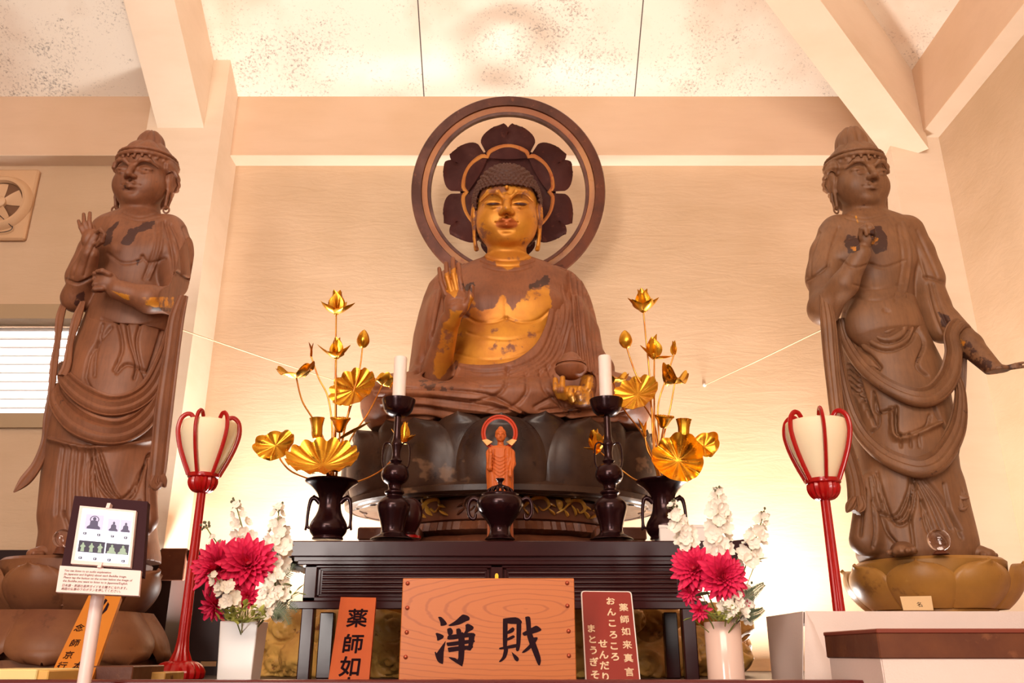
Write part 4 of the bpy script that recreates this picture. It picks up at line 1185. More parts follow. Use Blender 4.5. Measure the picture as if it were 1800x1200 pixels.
F.chain([P(1525,850,3.5),P(1520,950,3.48)], [.04,.06], .05); F.chain([P(1672,850,3.52),P(1684,945,3.48)], [.04,.06], .05)
F.plane_cut((0,0,-1), (0,0,zat(976,3.35)+.001))
V, Q = F.mesh(1)
fs = []
for a in ([(1486,548),(1540,556),(1604,546)],[(1500,556),(1520,600),(1560,616),(1600,600),(1616,560)],[(1510,556),(1530,590),(1560,602),(1592,590),(1606,556)],[(1522,556),(1538,580),(1560,588),(1584,576)],[(1600,560),(1625,600),(1612,640),(1630,660)],[(1500,600),(1512,640),(1545,650)],[(1496,570),(1510,610),(1530,625),(1548,645)],
          [(1535,700),(1540,725),(1570,722),(1575,760)],[(1576,715),(1580,765),(1625,752),(1635,730)],[(1535,690),(1545,740),(1530,760)],[(1640,710),(1652,735),(1668,760)]):
    fs.append((a, 2.3, -.011))
for k in range(5): fs.append(([(1492,640+k*10),(1510+k*3,660+k*13),(1505+k*8,690+k*14)], 2.2, -.009))
fs.append(([(1570,722),(1576,768),(1620,756),(1650,742)], 2.4, .014, 'step'))
for x in (1582,1600,1615): fs.append(([(x,762),(x+2,785)], 2, -.008))
for k in range(5): fs.append(([(1530+k*3,840-k*2),(1545+k*6,895+k*5),(1575+k*6,905+k*2),(1598+k*3,860),(1600+k*2,820)], 2.4, -.010 if k % 2 == 0 else .006))
for k in range(4): fs.append(([(1602+k*5,830),(1622+k*12,880),(1640+k*16,930)], 2.4, -.009))
for a in ([(1520,860),(1515,910),(1512,940)],[(1535,880),(1540,930),(1535,962)],[(1605,840),(1600,900),(1606,960)],[(1620,880),(1630,930),(1650,955)],[(1660,850),(1672,900),(1690,945)],[(1550,900),(1560,935),(1575,955)]): fs.append((a, 2.4, -.010))
V = carve(V, Q, [(f_[0],f_[1],f_[2]*1.95)+tuple(f_[3:]) for f_ in fs])
px, py = proj(V)
o = mesh_obj('skirt', V, Q, mt, RBs)
b = MB()
ribbon(b, sw([(1478,560),(1490,600),(1515,640),(1545,668),(1580,688),(1615,698),(1645,690)], .02)+pz([(1668,660,3.40),(1676,620,3.38),(1672,590,3.38),(1684,570,3.40),(1698,576,3.42),(1696,596,3.42)]), [.022,.030,.034,.036,.040,.046,.046,.042,.034,.030,.034,.028,.016], .45, 4)
b.build('scarf', mt, RBs)
b = MB()
ribbon(b, sw([(1466,560),(1476,640),(1492,710),(1515,760),(1550,796),(1590,816),(1625,820),(1655,800)], .022)+pz([(1682,750,3.40),(1688,690,3.40),(1676,650,3.40)]), [.018,.022,.028,.034,.040,.046,.050,.046,.036,.022,.016], .45, 4)
b.build('scarf', mt, RBs)
b = MB()
ribbon(b, pz([(1448,520,3.42),(1455,560,3.40),(1460,620,3.40),(1466,680,3.41),(1474,740,3.42),(1488,790,3.43),(1502,840,3.43),(1506,880,3.42),(1500,898,3.41)]), [.02,.032,.032,.030,.030,.030,.034,.036,.030], .38, 4)
ribbon(b, pz([(1502,875,3.41),(1494,890,3.40),(1488,900,3.39)]), [.014,.018,.004], .5, 2)
ribbon(b, pz([(1510,872,3.41),(1514,890,3.40),(1508,900,3.39)]), [.014,.018,.006], .5, 2)
b.build('scarf', mt, RBs)
b = MB()
ribbon(b, pz([(1694,600,3.42),(1692,650,3.44),(1690,700,3.46),(1684,760,3.48),(1676,810,3.48),(1680,850,3.46),(1690,872,3.44),(1704,874,3.42)]), [.014,.018,.016,.018,.02,.024,.024,.003], .4, 3)
ribbon(b, pz([(1680,850,3.46),(1684,878,3.44),(1692,894,3.42),(1702,888,3.41)]), [.02,.024,.018,.003], .45, 2)
b.build('scarf', mt, RBs)
gz = zat(976,3.35)
foot('foot', (P(1590,965,3.50).x,3.50,gz), (P(1584,976,3.27).x,3.27,gz), .05, .034, mt, RBs)
foot('foot', (P(1690,965,3.50).x,3.50,gz), (P(1748,974,3.42).x,3.42,gz), .045, .032, mt, RBs)
# ---------------------------------------------------------------- altar table and what stands on it
def plathe(mb, x, d, prof, seg=36, xref=None, flute=0, nf=0, cap=True, yref=None):
    """lathe from (radius px, y px) pairs measured in the photograph at depth d; x is the axis (world)"""
    pr = [(max(0,r)*S(900,y,d), zat(y,d)) for r, y in prof]
    pr.sort(key=lambda q: 0) ; mb.lathe(pr, seg, (x,d,0), flute=flute, nf=nf, cap=cap); mb.fix = True; return mb
def dense(prof, n=4):
    return [tuple(p) for p in smooth_path(prof, n)]
TD = 3.20
tab = thing('altar_table', 'long black lacquer altar table with upturned ends and ribbed drawer fronts', 'table', (P(890,950,TD).x, TD+.2, DZ))
zT = zat(950,TD); TB = TD+.40
X = lambda px, y=1000, d=TD: P(px,y,d).x
b = MB(); b.box((X(508,960),TD,zat(978,TD)),(X(1282,960),TB,zT), bev=.004); top = b.build('table_top', M['lacquer'], tab, False)
for g, xa in ((-1,X(508,960)),(1,X(1282,960))):
    b = MB(); poly = [(0,zat(978,TD)),(0,zT),(.045,zT+.004),(.085,zT+.012),(.105,zT+.012),(.085,zT-.03),(.05,zT-.075),(.02,zT-.095),(0,zT-.095)]
    b.prism([(xa+g*(x-.002),z) for x,z in poly], TB-TD-.02, Matrix.Translation((0,TD+.01,0))); b.fix = True
    b.build('upturned_end', M['lacquer'], tab, False)
b = MB(); b.box((X(516,982),TD+.012,zat(985,TD)),(X(1274,982),TB-.01,zat(977,TD))); b.box((X(522,988),TD+.006,zat(992,TD)),(X(1268,988),TB-.01,zat(984,TD)), bev=.003)
b.build('moulding', M['lacquer'], tab, False)
b = MB(); b.box((X(534),TD+.03,zat(1056,TD)),(X(1226),TD+.05,zat(991,TD)))
b.box((X(534),TD+.05,zat(1056,TD)),(X(540),TB-.02,zat(1030,TD))); b.box((X(1220),TD+.05,zat(1056,TD)),(X(1226),TB-.02,zat(1030,TD)))
for a0,a1,y0,y1 in ((534,556,992,1056),(1200,1226,992,1056),(862,884,992,1056),(534,1226,992,997),(534,1226,1048,1056)):
    b.box((X(a0),TD+.016,zat(y1,TD)),(X(a1),TD+.032,zat(y0,TD)), bev=.003)
b.build('apron_frame', M['lacquer'], tab, False)
for a0,a1 in ((558,860),(886,1198)):
    dr = MB(); dr.box((X(a0),TD+.022,zat(1048,TD)),(X(a1),TD+.031,zat(997,TD)))
    for f in ((a0,a1,997,1001),(a0,a1,1044,1048),(a0,a0+5,997,1048),(a1-5,a1,997,1048)): dr.box((X(f[0]),TD+.017,zat(f[3],TD)),(X(f[1]),TD+.024,zat(f[2],TD)), bev=.002)
    for k in range(5):
        y = 1006+8.3*k; dr.tube([(X(a0+8),TD+.024,zat(y,TD)),(X(a1-8),TD+.024,zat(y,TD))], .0075, 10)
    dr.build('drawer_front', M['lacquer'], tab)
b = MB(); b.prism([(X(870),zat(1016,TD)),(X(876),zat(1016,TD)),(X(876),zat(1010,TD)),(X(874.5),zat(1007,TD)),(X(871.5),zat(1007,TD)),(X(870),zat(1010,TD))], .004, Matrix.Translation((0,TD+.011,0))); b.fix = True
b.build('brass_lock', M['gold'], tab, False)
b = MB(); b.box((X(514),TD+.0,zat(1070,TD)),(X(1240),TD+.04,zat(1056,TD)), bev=.003); b.build('lower_rail', M['lacquer'], tab, False)
for a0,a1,dd in ((530,552,TD+.005),(563,588,TB-.06),(1198,1222,TD+.005),(1166,1190,TB-.06)):
    b = MB(); xa, xb = P(a0,1070,dd).x, P(a1,1070,dd).x; b.box((xa,dd,DZ),(xb,dd+.045,zat(1068,TD)), bev=.004); b.build('leg', M['lacquer'], tab, False)
# candlesticks
def candlestick(px, label):
    d = TD+.10; x = P(px,660,d).x
    t = thing('candlestick', label, 'candlestick', (x,d,zT), 'bronze candlesticks')
    b = MB(); plathe(b, x, d, dense([(0,949),(36,949),(36,946),(30,943),(22,938),(20,930),(23,915),(27,902),(29,893),(28,885),(22,878),(15,873),(14,870),(17,867),(17,864),(12,861),(11,856),(13,851),(20,846),(24,838),(24,830),(20,821),(13,816),(9,813),(11,810),(8,806),(7,795),(9,785),(10,780),(7,772),(6,750),(6,730)],3), 40)
    b.build('shaft', M['bronze'], t)
    b = MB(); plathe(b, x, d, dense([(0,732),(9,732),(17,729),(24,722),(27,713),(29.5,704),(29,702.5),(27,703),(22,709),(8,711),(0,711)],3), 40); b.build('drip_cup', M['bronze'], t)
    for g in (-1,1):
        b = MB(); s = S(700,800,d)
        pts = [(8,782),(14,778),(20,779),(23,786),(24,800),(23,815),(19,824),(16,828)]
        b.tube(smooth_path([(x+g*r*s,d,zat(y,d)) for r,y in pts],4), 1.5*s, 8, up=(0,1,0)); b.build('handle', M['bronze'], t)
    c = thing('candle', label.replace('tall dark bronze candlestick','white candle standing on the bronze candlestick'), 'candle', (x,d,zat(706,d)), 'white candles')
    top = 628 if px < 900 else 626
    b = MB(); plathe(b, x, d, [(0,709.5),(11.5,709.5),(11.3,top+2),(10.5,top),(5,top+1.5),(0,top+1.5)], 28); b.build('wax', M['candle'], c)
    b = MB(); b.tube([(x,d,zat(top+3,d)),(x+.001,d,zat(top-1,d))], .0012, 6); b.build('wick', M['ink'], c)
candlestick(703, 'tall dark bronze candlestick left of the incense burner')
candlestick(1064, 'tall dark bronze candlestick right of the incense burner')
# flared vases with animal-head handles
def lotus_vase(px, label):
    d = TD+.13; x = P(px,848,d).x; s = S(px,890,d)
    t = thing('bronze_vase', label, 'vase', (x,d,zT), 'flared bronze vases')
    b = MB(); plathe(b, x, d, dense([(0,949),(24,949),(27,946),(26,943),(31,936),(33,927),(30,917),(24,907),(20,896),(19,885),(21,873),(27,863),(36,854),(44,849),(46,846),(44,844.5),(36,848),(26,858),(15,875),(12,890)],3), 48)
    b.build('vase_body', M['bronze'], t)
    for g in (-1,1):
        b = MB()
        pts = [(18,884),(26,876),(33,877),(36,886),(37.5,900),(38,914),(37,924),(33,928),(30,924)]
        b.tube(smooth_path([(x+g*r*s,d,zat(y,d)) for r,y in pts],5), rsm([4.2,4.4,4.0,3.2,2.8,2.6,2.4,2.0,1.2],5) and [v*s for v in rsm([4.2,4.4,4.0,3.2,2.8,2.6,2.4,2.0,1.2],5)], 10, up=(0,1,0))
        b.tube(smooth_path([(x+g*r*s,d,zat(y,d)) for r,y in ((27,876),(29,871),(32,874))],4), 1.8*s, 8, up=(0,1,0))
        b.tube(smooth_path([(x+g*r*s,d,zat(y,d)) for r,y in ((38,914),(39,926),(40,932))],4), [2.2*s]*8+[.4*s], 8, up=(0,1,0))
        b.build('handle', M['bronze'], t)
    return x, d
VL = lotus_vase(583, 'flared dark bronze vase holding the gilt lotus spray left of the buddha')
VR = lotus_vase(1164, 'flared dark bronze vase holding the gilt lotus spray right of the buddha')
# incense burner
d = TD+.08; x = P(879,900,d).x; s = S(879,890,d)
t = thing('incense_burner', 'squat dark bronze incense burner with a pierced lid at the centre of the altar table', 'incense burner', (x,d,zT))
b = MB(); plathe(b, x, d, dense([(0,949),(25,949),(25,946),(21,942),(18,934),(19,925),(25,915),(34,904),(40,892),(41,884),(38,876),(33,872),(33,869),(27,867),(24,868),(0,868)],3), 44); b.build('bowl', M['bronze'], t)
for g in (-1,1):
    b = MB(); b.tube(smooth_path([(x+g*r*s,d,zat(y,d)) for r,y in ((38,880),(46,876),(53,880),(56,890),(55,903),(50,911),(44,911),(43,903))],4), [v*s for v in rsm([4,4,3.6,3,3,3,3,2],4)], 10, up=(0,1,0)); b.build('handle', M['bronze'], t)
b = MB()
for k in range(14):
    a = 2*PI*k/14
    b.tube([(x+r*s*math.cos(a),d+r*s*math.sin(a),zat(y,d)) for r,y in ((24,868),(21,861),(15,857),(7,854))], [2.2*s,2.0*s,1.8*s,1.5*s], 6)
lid = b.build('pierced_lid', M['bronze'], t)
b = MB(); plathe(b, x, d, dense([(0,857),(7,857),(5,852),(3.5,850),(5,846),(7.5,843),(7.5,841),(4,840.5),(0,840.5)],3), 20); b.build('finial', M['bronze'], lid)
# black pot
d = TD+.26; x = P(718,902,d).x
t = thing('ritual_pot', 'round black lacquered pot half hidden behind the left candlestick', 'pot', (x,d,zT))
b = MB(); plathe(b, x, d, dense([(0,946),(20,946),(22,943),(14,938),(17,930),(23,917),(25,902),(23,890),(17,880),(10,876),(0,875)],3), 32); b.build('pot_body', M['lacquer'], t)
b = MB(); plathe(b, x, d, [(20,946.5),(23.5,946.5),(23.5,942),(20,942)], 32, cap=False); b.build('foot_ring', M['red'], t)
# small carved standing figure
d = TD+.24; s = S(879,800,d); xc = P(879,800,d).x
t = thing('carved_buddha_figurine', 'small orange wooden standing buddha figurine with a red ring halo behind the incense burner', 'figurine', (xc,d,zT))
q_ = lambda px, py, dd=0: P(px,py,d+dd)
F = SDF((q_(845,800).x,d-.09,zT+.0), (q_(912,800).x,d+.07,zat(742,d)), .0022)
HCf = q_(880,765,-.02); qf, Af = head_sdf(F, HCf, 8.6*s, .12, 0, 0, 1, True, 1.0, False)
F.loft([sec2(785,864,895,.028,d),sec2(790,857,901,.034,d),sec2(805,855,902,.042,d),sec2(830,854,903,.044,d),sec2(860,856,903,.044,d),sec2(900,858,901,.046,d),sec2(948,856,903,.05,d)], .01, pw=2.6)
F.chain([q_(860,796,-.01),q_(861,822,-.045),q_(863,800,-.06)], [.014,.012,.009], .006); F.ell(q_(862,792,-.062), (.008,.006,.011), .004)
F.chain([q_(899,796,-.01),q_(901,815,-.03),q_(897,828,-.058)], [.015,.013,.010], .006); F.ell(q_(897,834,-.062), (.010,.007,.011), .004)
V, Q = F.mesh(1)
fs = [([(866,800+k*6),(879,806+k*6.5),(891,800+k*6)], 1.3, -.0035) for k in range(6)]+[([(x0,790),(x0,850),(x0,900)],1.3,-.0035) for x0 in (868,889,857.5,901)]+[([(870,845),(879,865),(888,845)],1.3,-.003),([(892,780),(889,800),(892,830)],1.2,-.003)]
V = carve(V, Q, fs); mesh_obj('body', V, Q, M['orange_wood'], t)
F = SDF(tuple(qf(-1.4,1.4,-.4)-np.array([0,.03,0])), tuple(qf(1.4,-1.8,2.2)+np.array([0,.03,0])), .0022)
hs = 8.6*s
F.ell(qf(0,-.38,.45), [1.12*hs,1.2*hs,1.1*hs], .001, 'add', Af); F.ell(qf(0,-.5,1.45), [.55*hs,.55*hs,.5*hs], .004, 'add', Af); F.ell(qf(0,1.0,-.25), [.9*hs,1.1*hs,1.0*hs], .001, 'sub', Af)
V, Q = F.mesh(1); mesh_obj('hair', V, Q, M['orange_wood'], t)
hcx = q_(878,761,.045)
HMf = Matrix.Translation(hcx) @ Matrix.Rotation(PI/2+math.radians(14),4,'X')
b = MB(); r0, r1 = 25*s, 33*s
b.lathe([(r1,-.004),(r1,.006),(r1-.003,.009),((r0+r1)/2+.003,.009),((r0+r1)/2,.005),((r0+r1)/2-.003,.008),(r0,.008),(r0,-.004),(r1,-.004)], 56, M=HMf, cap=False); b.build('halo_ring', M['orange_red'], t)
for g in (-1,1):
    b = MB(); b.prism([(g*12*s,-17*s),(g*22*s,-24*s),(g*31*s,-14*s),(g*22*s,-12*s)] if g > 0 else [(g*12*s,-17*s),(g*22*s,-12*s),(g*31*s,-14*s),(g*22*s,-24*s)], .008, Matrix.Translation(hcx-Vector((0,.012,0)))); b.fix = True
    b.build('halo_support', M['pale_wood'], t, False)
b = MB(); b.tube([hcx+Vector((0,.006,-22*s)), Vector((hcx.x,d+.03,zat(800,d)))], .006, 8); b.build('halo_post', M['pale_wood'], t)
# white box at the right end of the table
d = TD+.06; t = thing('white_box', 'plain white paper box lying on the right end of the altar table', 'box', (P(1200,945,d).x,d,zT))
b = MB(); b.box((P(1160,945,d).x,d,zT),(P(1243,945,d).x,d+.14,zat(924,d)), bev=.003); b.build('box_body', M['white'], t, False)
b = MB(); b.box((P(1159,945,d).x,d-.002,zat(928,d)),(P(1244,945,d).x,d+.142,zat(922,d)), bev=.002); b.build('lid', M['white'], t, False)
# ---------------------------------------------------------------- gilt lotus sprays
def curved(pts, n=7):
    return [Vector(p) for p in smooth_path([tuple(p) for p in pts], n)]
def leaf_disc(mb, c, nrm, R, cup=.3, ripple=.05, nr=14, fold=0.0, roll=0.0, ax=(1,1), thick=.0016, droop=0):
    """scalloped lotus leaf; local z is the leaf's upper face"""
    Mx = lookdir(c, nrm, roll)
    def pt(u, v):
        a = 2*PI*u; r = .04+.96*v
        sc = 1+.06*v*(abs(math.cos(nr*a/2))-.6)
        x = r*sc*math.cos(a)*ax[0]; y = r*sc*math.sin(a)*ax[1]
        z = cup*r*r+ripple*(v**1.1)*(abs(math.cos(nr*a/2))*2-1.2)+fold*abs(x)**1.5+droop*max(0,r-.8)*2.5*math.cos(2*a+1)
        return (x*R, y*R, z*R)
    nu = nr*9
    V = []; F = []; nv = 9
    for j in range(nv+1):
        for i in range(nu): V.append(pt(i/nu, j/nv))
    b0 = len(V)
    for j in range(nv+1):
        for i in range(nu):
            q = V[j*nu+i]; V.append((q[0],q[1],q[2]-thick))
    for off, rev in ((0,0),(b0,1)):
        f0 = tuple(off+i for i in range(nu)); F.append(f0 if not rev else f0[::-1]) if False else None
        for j in range(nv):
            for i in range(nu):
                i2 = (i+1) % nu; f = (off+j*nu+i, off+j*nu+i2, off+(j+1)*nu+i2, off+(j+1)*nu+i)
                F.append(f[::-1] if rev else f)
    F.append(tuple(range(nu-1,-1,-1))); F.append(tuple(b0+i for i in range(nu)))
    for i in range(nu):
        i2 = (i+1) % nu; F.append((nv*nu+i, nv*nu+i2, b0+nv*nu+i2, b0+nv*nu+i))
    mb.add(V, F, Mx); return mb
def petal(mb, c, az, elv, L, W, curl=.35, thick=.0014, axis=(0,0,1)):
    """cupped lotus petal rising from c in direction (azimuth, elevation)"""
    h = Vector((math.cos(az), math.sin(az), 0)); sd = Vector((-math.sin(az), math.cos(az), 0)); up = Vector((0,0,1))
    R = Vector((0,0,1)).rotation_difference(Vector(axis)).to_matrix()
    def pt(u, v):
        t = (u-.5)*2
        e = elv+curl*(v*1.6-.5)
        # integrate the centre line roughly
        r = L*(v*math.cos(elv)-.25*curl*v*v*math.sin(elv)); z = L*(v*math.sin(elv)+.35*curl*v*v*math.cos(elv))
        w = W*math.sin(PI*min(.985,.08+.92*v))**.75*(1-.25*v)
        cup = .42*w*(t*t)
        nr_ = (-h*math.sin(e)+up*math.cos(e))
        return Vector(c)+R@(h*r+up*z+sd*(t*w)+nr_*cup)
    mb.grid(pt, 6, 9, thick); return mb
def spray_thing(label, pts, tip=None):
    p0 = pts[0]
    return thing('gold_lotus_stem', label, 'artificial flower', tuple(p0), 'gilt lotus stems')
def stem(root, path, r0=.0042, r1=.0032, mat='gold_stem'):
    c = curved(path); b = MB(); b.tube(c, list(np.linspace(r0, r1, len(c))), 8); b.build('stem', M[mat], root)
    return (c[-1]-c[-3]).normalized(), c[-1]
def bud_shape(root, c, ax, h, r, name='bud'):
    b = MB(); Mx = lookdir(c, ax)
    prof = dense([(.0,-.02*h),(r*.55,.06*h),(r*.95,.28*h),(r,.45*h),(r*.78,.70*h),(r*.38,.90*h),(0,h)],3)
    b.lathe([(max(0,a),z) for a,z in prof], 24, M=Mx, flute=.07, nf=3); b.build(name, M['gold'], root, auto=60)
def P3(l, d0): return [P(x,y,d0+(dd[0] if dd else 0)) for x,y,*dd in l]
def mouth(V, k): return [Vector((V[0]+.012*math.cos(k*2.4), V[1]+.012*math.sin(k*2.4), zat(930,V[1]))), Vector((V[0]+.016*math.cos(k*2.4), V[1]+.014*math.sin(k*2.4), zat(848,V[1])))]
def bloom(root, c, ax, R, outer, inner, seed=0, bell=True):
    """outer: list of (azimuth deg, elevation deg, length, width)"""
    for (az, e_, L, W, cu) in outer+inner:
        b = MB(); petal(b, c, math.radians(az), math.radians(e_), L*R, W*R, cu, axis=ax); b.build('petal', M['gold'], root, auto=70)
    if bell:
        b = MB(); b.lathe([(0,-.06*R),(.12*R,-.04*R),(.20*R,.10*R),(.24*R,.3*R),(0,.34*R)], 14, M=lookdir(c,ax)); b.build('receptacle', M['gold'], root)
SX = lambda d: S(900,700,d)
inner3 = [(a,72,1.0,.46,.30) for a in (0,72,144,216,288)]
side = 'left', 'right'
def seedpod(root, c, ax, r, h):
    b = MB(); Mx = lookdir(c, ax)
    b.lathe(dense([(0,0),(r*.25,0),(r*.45,.25*h),(r*.8,.75*h),(r,.95*h),(r*.98,h*1.05),(r*.9,h),(0,h)],2), 28, M=Mx, cap=False); pod = b.build('seed_pod', M['gold'], root)
    b = MB()
    for k in range(14):
        a = k*2.4; rr = r*.82*math.sqrt((k+.5)/14); b.ball((rr*math.cos(a),rr*math.sin(a),h*1.0), r*.12, 8, 5, M=Mx)
    b.build('seeds', M['gold'], pod)
def cuppod(root, c, ax, r, h):
    b = MB(); b.lathe(dense([(0,0),(r*.5,.03*h),(r*.7,.25*h),(r*.72,.6*h),(r*.95,.95*h),(r*1.02,h),(r*.9,.97*h),(r*.6,.6*h),(0,.5*h)],2), 24, M=lookdir(c,ax), cap=False, flute=.05, nf=7); b.build('seed_pod', M['gold'], root)
# ---- left spray
dv = VL[1]; k_ = 0
def L_(label, path, V=None):
    global k_
    V = V or VL; k_ += 1
    pts = mouth(V, k_)+[P(x,y,V[1]+(dd[0] if dd else 0)) for x,y,*dd in path]
    r_ = spray_thing(label, pts); ax, tip = stem(r_, pts); return r_, ax, tip
U = Vector((0,0,1)); m = S(590,600,dv)
r_, ax, tip = L_('gilt lotus in full bloom on the tallest stem of the left spray', [(590,760),(590,640),(591,552)])
bloom(r_, tip, (0,-.12,1), 30*m, [(a,e_,1.2,.40,1.0) for a,e_ in ((178,22),(235,2),(300,-14),(2,14),(60,30),(120,34))], [(a,74,1.45,.56,.3) for a in (235,320,30,100,170)])
r_, ax, tip = L_('gilt lotus half open with spread side petals below the tallest bloom of the left spray', [(589,740,-.02),(590,680,-.02),(591,630,-.02)])
bloom(r_, tip, (0,-.1,1), 28*m, [(178,18,1.4,.34,1.0),(0,26,1.1,.40,1.1),(235,4,.8,.42,.9),(310,6,.8,.42,.9)], [(a,80,1.35,.50,.12) for a in (250,350,80,170)])
r_, ax, tip = L_('closed gilt lotus bud right of the blooms in the left spray', [(603,770),(618,700),(632,650),(637,611)])
bud_shape(r_, tip, (.05,-.05,1), 34*m, 11*m)
r_, ax, tip = L_('gilt stem with a small rolled leaf tip in the left spray', [(584,764,.02),(577,700,.02),(560,664,.02),(547,626,.02)])
b = MB(); petal(b, tip-Vector((0,0,.004)), math.radians(195), math.radians(78), 28*m, 8*m, -.1); petal(b, tip-Vector((0,0,.004)), math.radians(15), math.radians(84), 27*m, 7*m, .1); b.build('rolled_leaf', M['gold_stem'], r_, auto=70)
r_, ax, tip = L_('gilt lotus leaf curled like a saucer at the upper left of the left spray', [(570,775,-.02),(550,736,-.02),(531,704,-.02),(521,664,-.02)])
b = MB(); leaf_disc(b, tip, (-.12,-.25,1), 33*m, .25, .08, 7, .35, .4, (1,.85), droop=.3); b.build('lotus_leaf', M['gold'], r_, auto=60)
r_, ax, tip = L_('large open scalloped gilt leaf facing the room in the left spray', [(600,780,.02),(612,730,.03),(625,688,.03)])
b = MB(); leaf_disc(b, tip+Vector((0,-.03,0)), (-.30,-.90,.32), 42*m, .20, .07, 13, 0, .2, (1.02,.92)); b.build('lotus_leaf', M['gold'], r_, auto=60)
r_, ax, tip = L_('small curled gilt leaf at the far right of the left spray', [(604,800,.03),(620,765,.03),(648,725,.04),(672,676,.05)])
b = MB(); leaf_disc(b, tip, (.35,-.1,.9), 19*m, .15, .10, 5, .7, .9, (1.1,.8), droop=.5); b.build('lotus_leaf', M['gold'], r_, auto=60)
r_, ax, tip = L_('flat topped gilt lotus seed pod in the middle of the left spray', [(596,800,-.03),(597,760,-.03)])
seedpod(r_, tip, (.05,-.35,1), 17*m, 24*m)
r_, ax, tip = L_('cup shaped gilt lotus pod at the left of the left spray', [(570,820,-.03),(557,772,-.03)])
cuppod(r_, tip, (-.04,-.1,1), 12.5*m, 36*m)
r_, ax, tip = L_('wavy gilt leaf reaching out low to the left from the left spray', [(549,843,-.03),(515,830,-.04),(496,812,-.05),(484,788,-.05)])
b = MB(); leaf_disc(b, tip+Vector((0,0,.012)), (-.05,-1,.25), 34*m, .05, .10, 8, .25, .3, (1.0,.78), droop=.2); b.build('lotus_leaf', M['gold'], r_, auto=60)
r_, ax, tip = L_('broad scalloped gilt leaf bowed over the rim of the left bronze vase', [(578,835,-.05),(568,818,-.09)])
b = MB(); leaf_disc(b, tip+Vector((0,-.01,.0)), (.06,-.72,.70), 55*m, .34, .075, 15, .0, .1, (1.05,.9)); b.build('lotus_leaf', M['gold'], r_, auto=60)
r_, ax, tip = L_('narrow folded gilt leaf slanting right in the left spray', [(592,800,.0),(593,774,-.01)])
b = MB(); petal(b, tip, math.radians(8), math.radians(28), 62*m, 9*m, .25); petal(b, tip, math.radians(-6), math.radians(26), 58*m, 6*m, .25); b.build('folded_leaf', M['gold'], r_, auto=70)
r_, ax, tip = L_('gilt lotus bloom leaning out behind the left candlestick', [(630,846,.05),(676,822,.10),(708,780,.12)])
bloom(r_, tip, (.1,-.1,1), 26*m, [(178,35,1.25,.28,.6),(350,25,1.0,.36,.8),(20,40,.9,.36,.6),(300,-15,.7,.34,.5)], [(a,82,1.5,.44,.12) for a in (265,30,150)])
# ---- right spray
dv = VR[1]
R_ = lambda label, path: L_(label, path, VR)
r_, ax, tip = R_('gilt lotus in full bloom on the tallest stem of the right spray', [(1150,800),(1142,663),(1136,601),(1131,548)])
bloom(r_, tip, (0,-.12,1), 30*m, [(a,e_,1.15,.44,1.0) for a,e_ in ((178,26),(225,8),(290,6),(330,18),(10,28),(110,34))], [(a,72,1.4,.58,.35) for a in (245,325,40,110,180)])
r_, ax, tip = R_('gilt lotus with two rounded inner petals and trailing side petals in the right spray', [(1152,800,-.02),(1150,700,-.02),(1150,630,-.02)])
bloom(r_, tip, (0,-.1,1), 28*m, [(182,34,1.15,.28,.6),(-18,-14,1.1,.30,.9)], [(240,74,1.35,.60,.2),(330,78,1.55,.58,.2),(90,78,1.3,.56,.2),(185,74,1.2,.52,.2)])
r_, ax, tip = R_('closed gilt lotus bud left of the blooms in the right spray', [(1151,760),(1142,700),(1118,658),(1102,612)])
bud_shape(r_, tip, (-.08,-.05,1), 34*m, 11.5*m)
r_, ax, tip = R_('gilt stem with a small upright leaf tip at the right of the right spray', [(1158,770,.02),(1157,712,.02),(1170,668,.02),(1185,622,.02)])
b = MB(); petal(b, tip-Vector((0,0,.004)), math.radians(30), math.radians(80), 28*m, 9*m, .1); petal(b, tip-Vector((0,0,.004)), math.radians(210), math.radians(84), 26*m, 7*m, .1); b.build('rolled_leaf', M['gold'], r_, auto=70)
r_, ax, tip = R_('gilt lotus leaf folded in two wings at the far right of the right spray', [(1161,800),(1168,760),(1178,718),(1186,674)])
b = MB(); leaf_disc(b, tip, (.10,-.1,1), 31*m, .05, .06, 7, .75, .1, (1.05,.6), droop=.3); b.build('lotus_leaf', M['gold'], r_, auto=60)
r_, ax, tip = R_('large fan shaped gilt leaf beside the candle in the right spray', [(1157,800,.02),(1150,745,.02),(1124,700,.01)])
b = MB(); leaf_disc(b, tip+Vector((-.01,-.02,.01)), (-.42,-.80,.42), 38*m, .16, .07, 12, .12, .2, (1.05,.95)); b.build('lotus_leaf', M['gold'], r_, auto=60)
r_, ax, tip = R_('orange gilt leaf curled behind the right candle', [(1152,820,.03),(1130,764,.05),(1096,718,.08),(1078,672,.10)])
b = MB(); leaf_disc(b, tip, (.05,-.25,1), 32*m, .25, .07, 7, .25, .7, (1.1,.7), droop=.25); b.build('lotus_leaf', M['gold'], r_, auto=60)
r_, ax, tip = R_('flat topped gilt lotus seed pod in the middle of the right spray', [(1158,810,-.03),(1166,752,-.03)])
seedpod(r_, tip, (.08,-.35,1), 17*m, 20*m)
r_, ax, tip = R_('cup shaped gilt lotus pod at the right of the right spray', [(1190,825,-.0),(1202,774,-.0)])
cuppod(r_, tip, (.05,-.1,1), 13*m, 36*m)
r_, ax, tip = R_('wavy gilt leaf reaching out to the far right of the right spray', [(1185,838,.02),(1215,815,.03),(1238,790,.04)])
b = MB(); leaf_disc(b, tip+Vector((0,0,.012)), (.15,-.95,.25), 25*m, .1, .09, 6, .5, .8, (1.0,.85), droop=.3); b.build('lotus_leaf', M['gold'], r_, auto=60)
r_, ax, tip = R_('broad bright scalloped gilt leaf tilted over the right bronze vase', [(1176,838,-.04),(1192,815,-.06)])
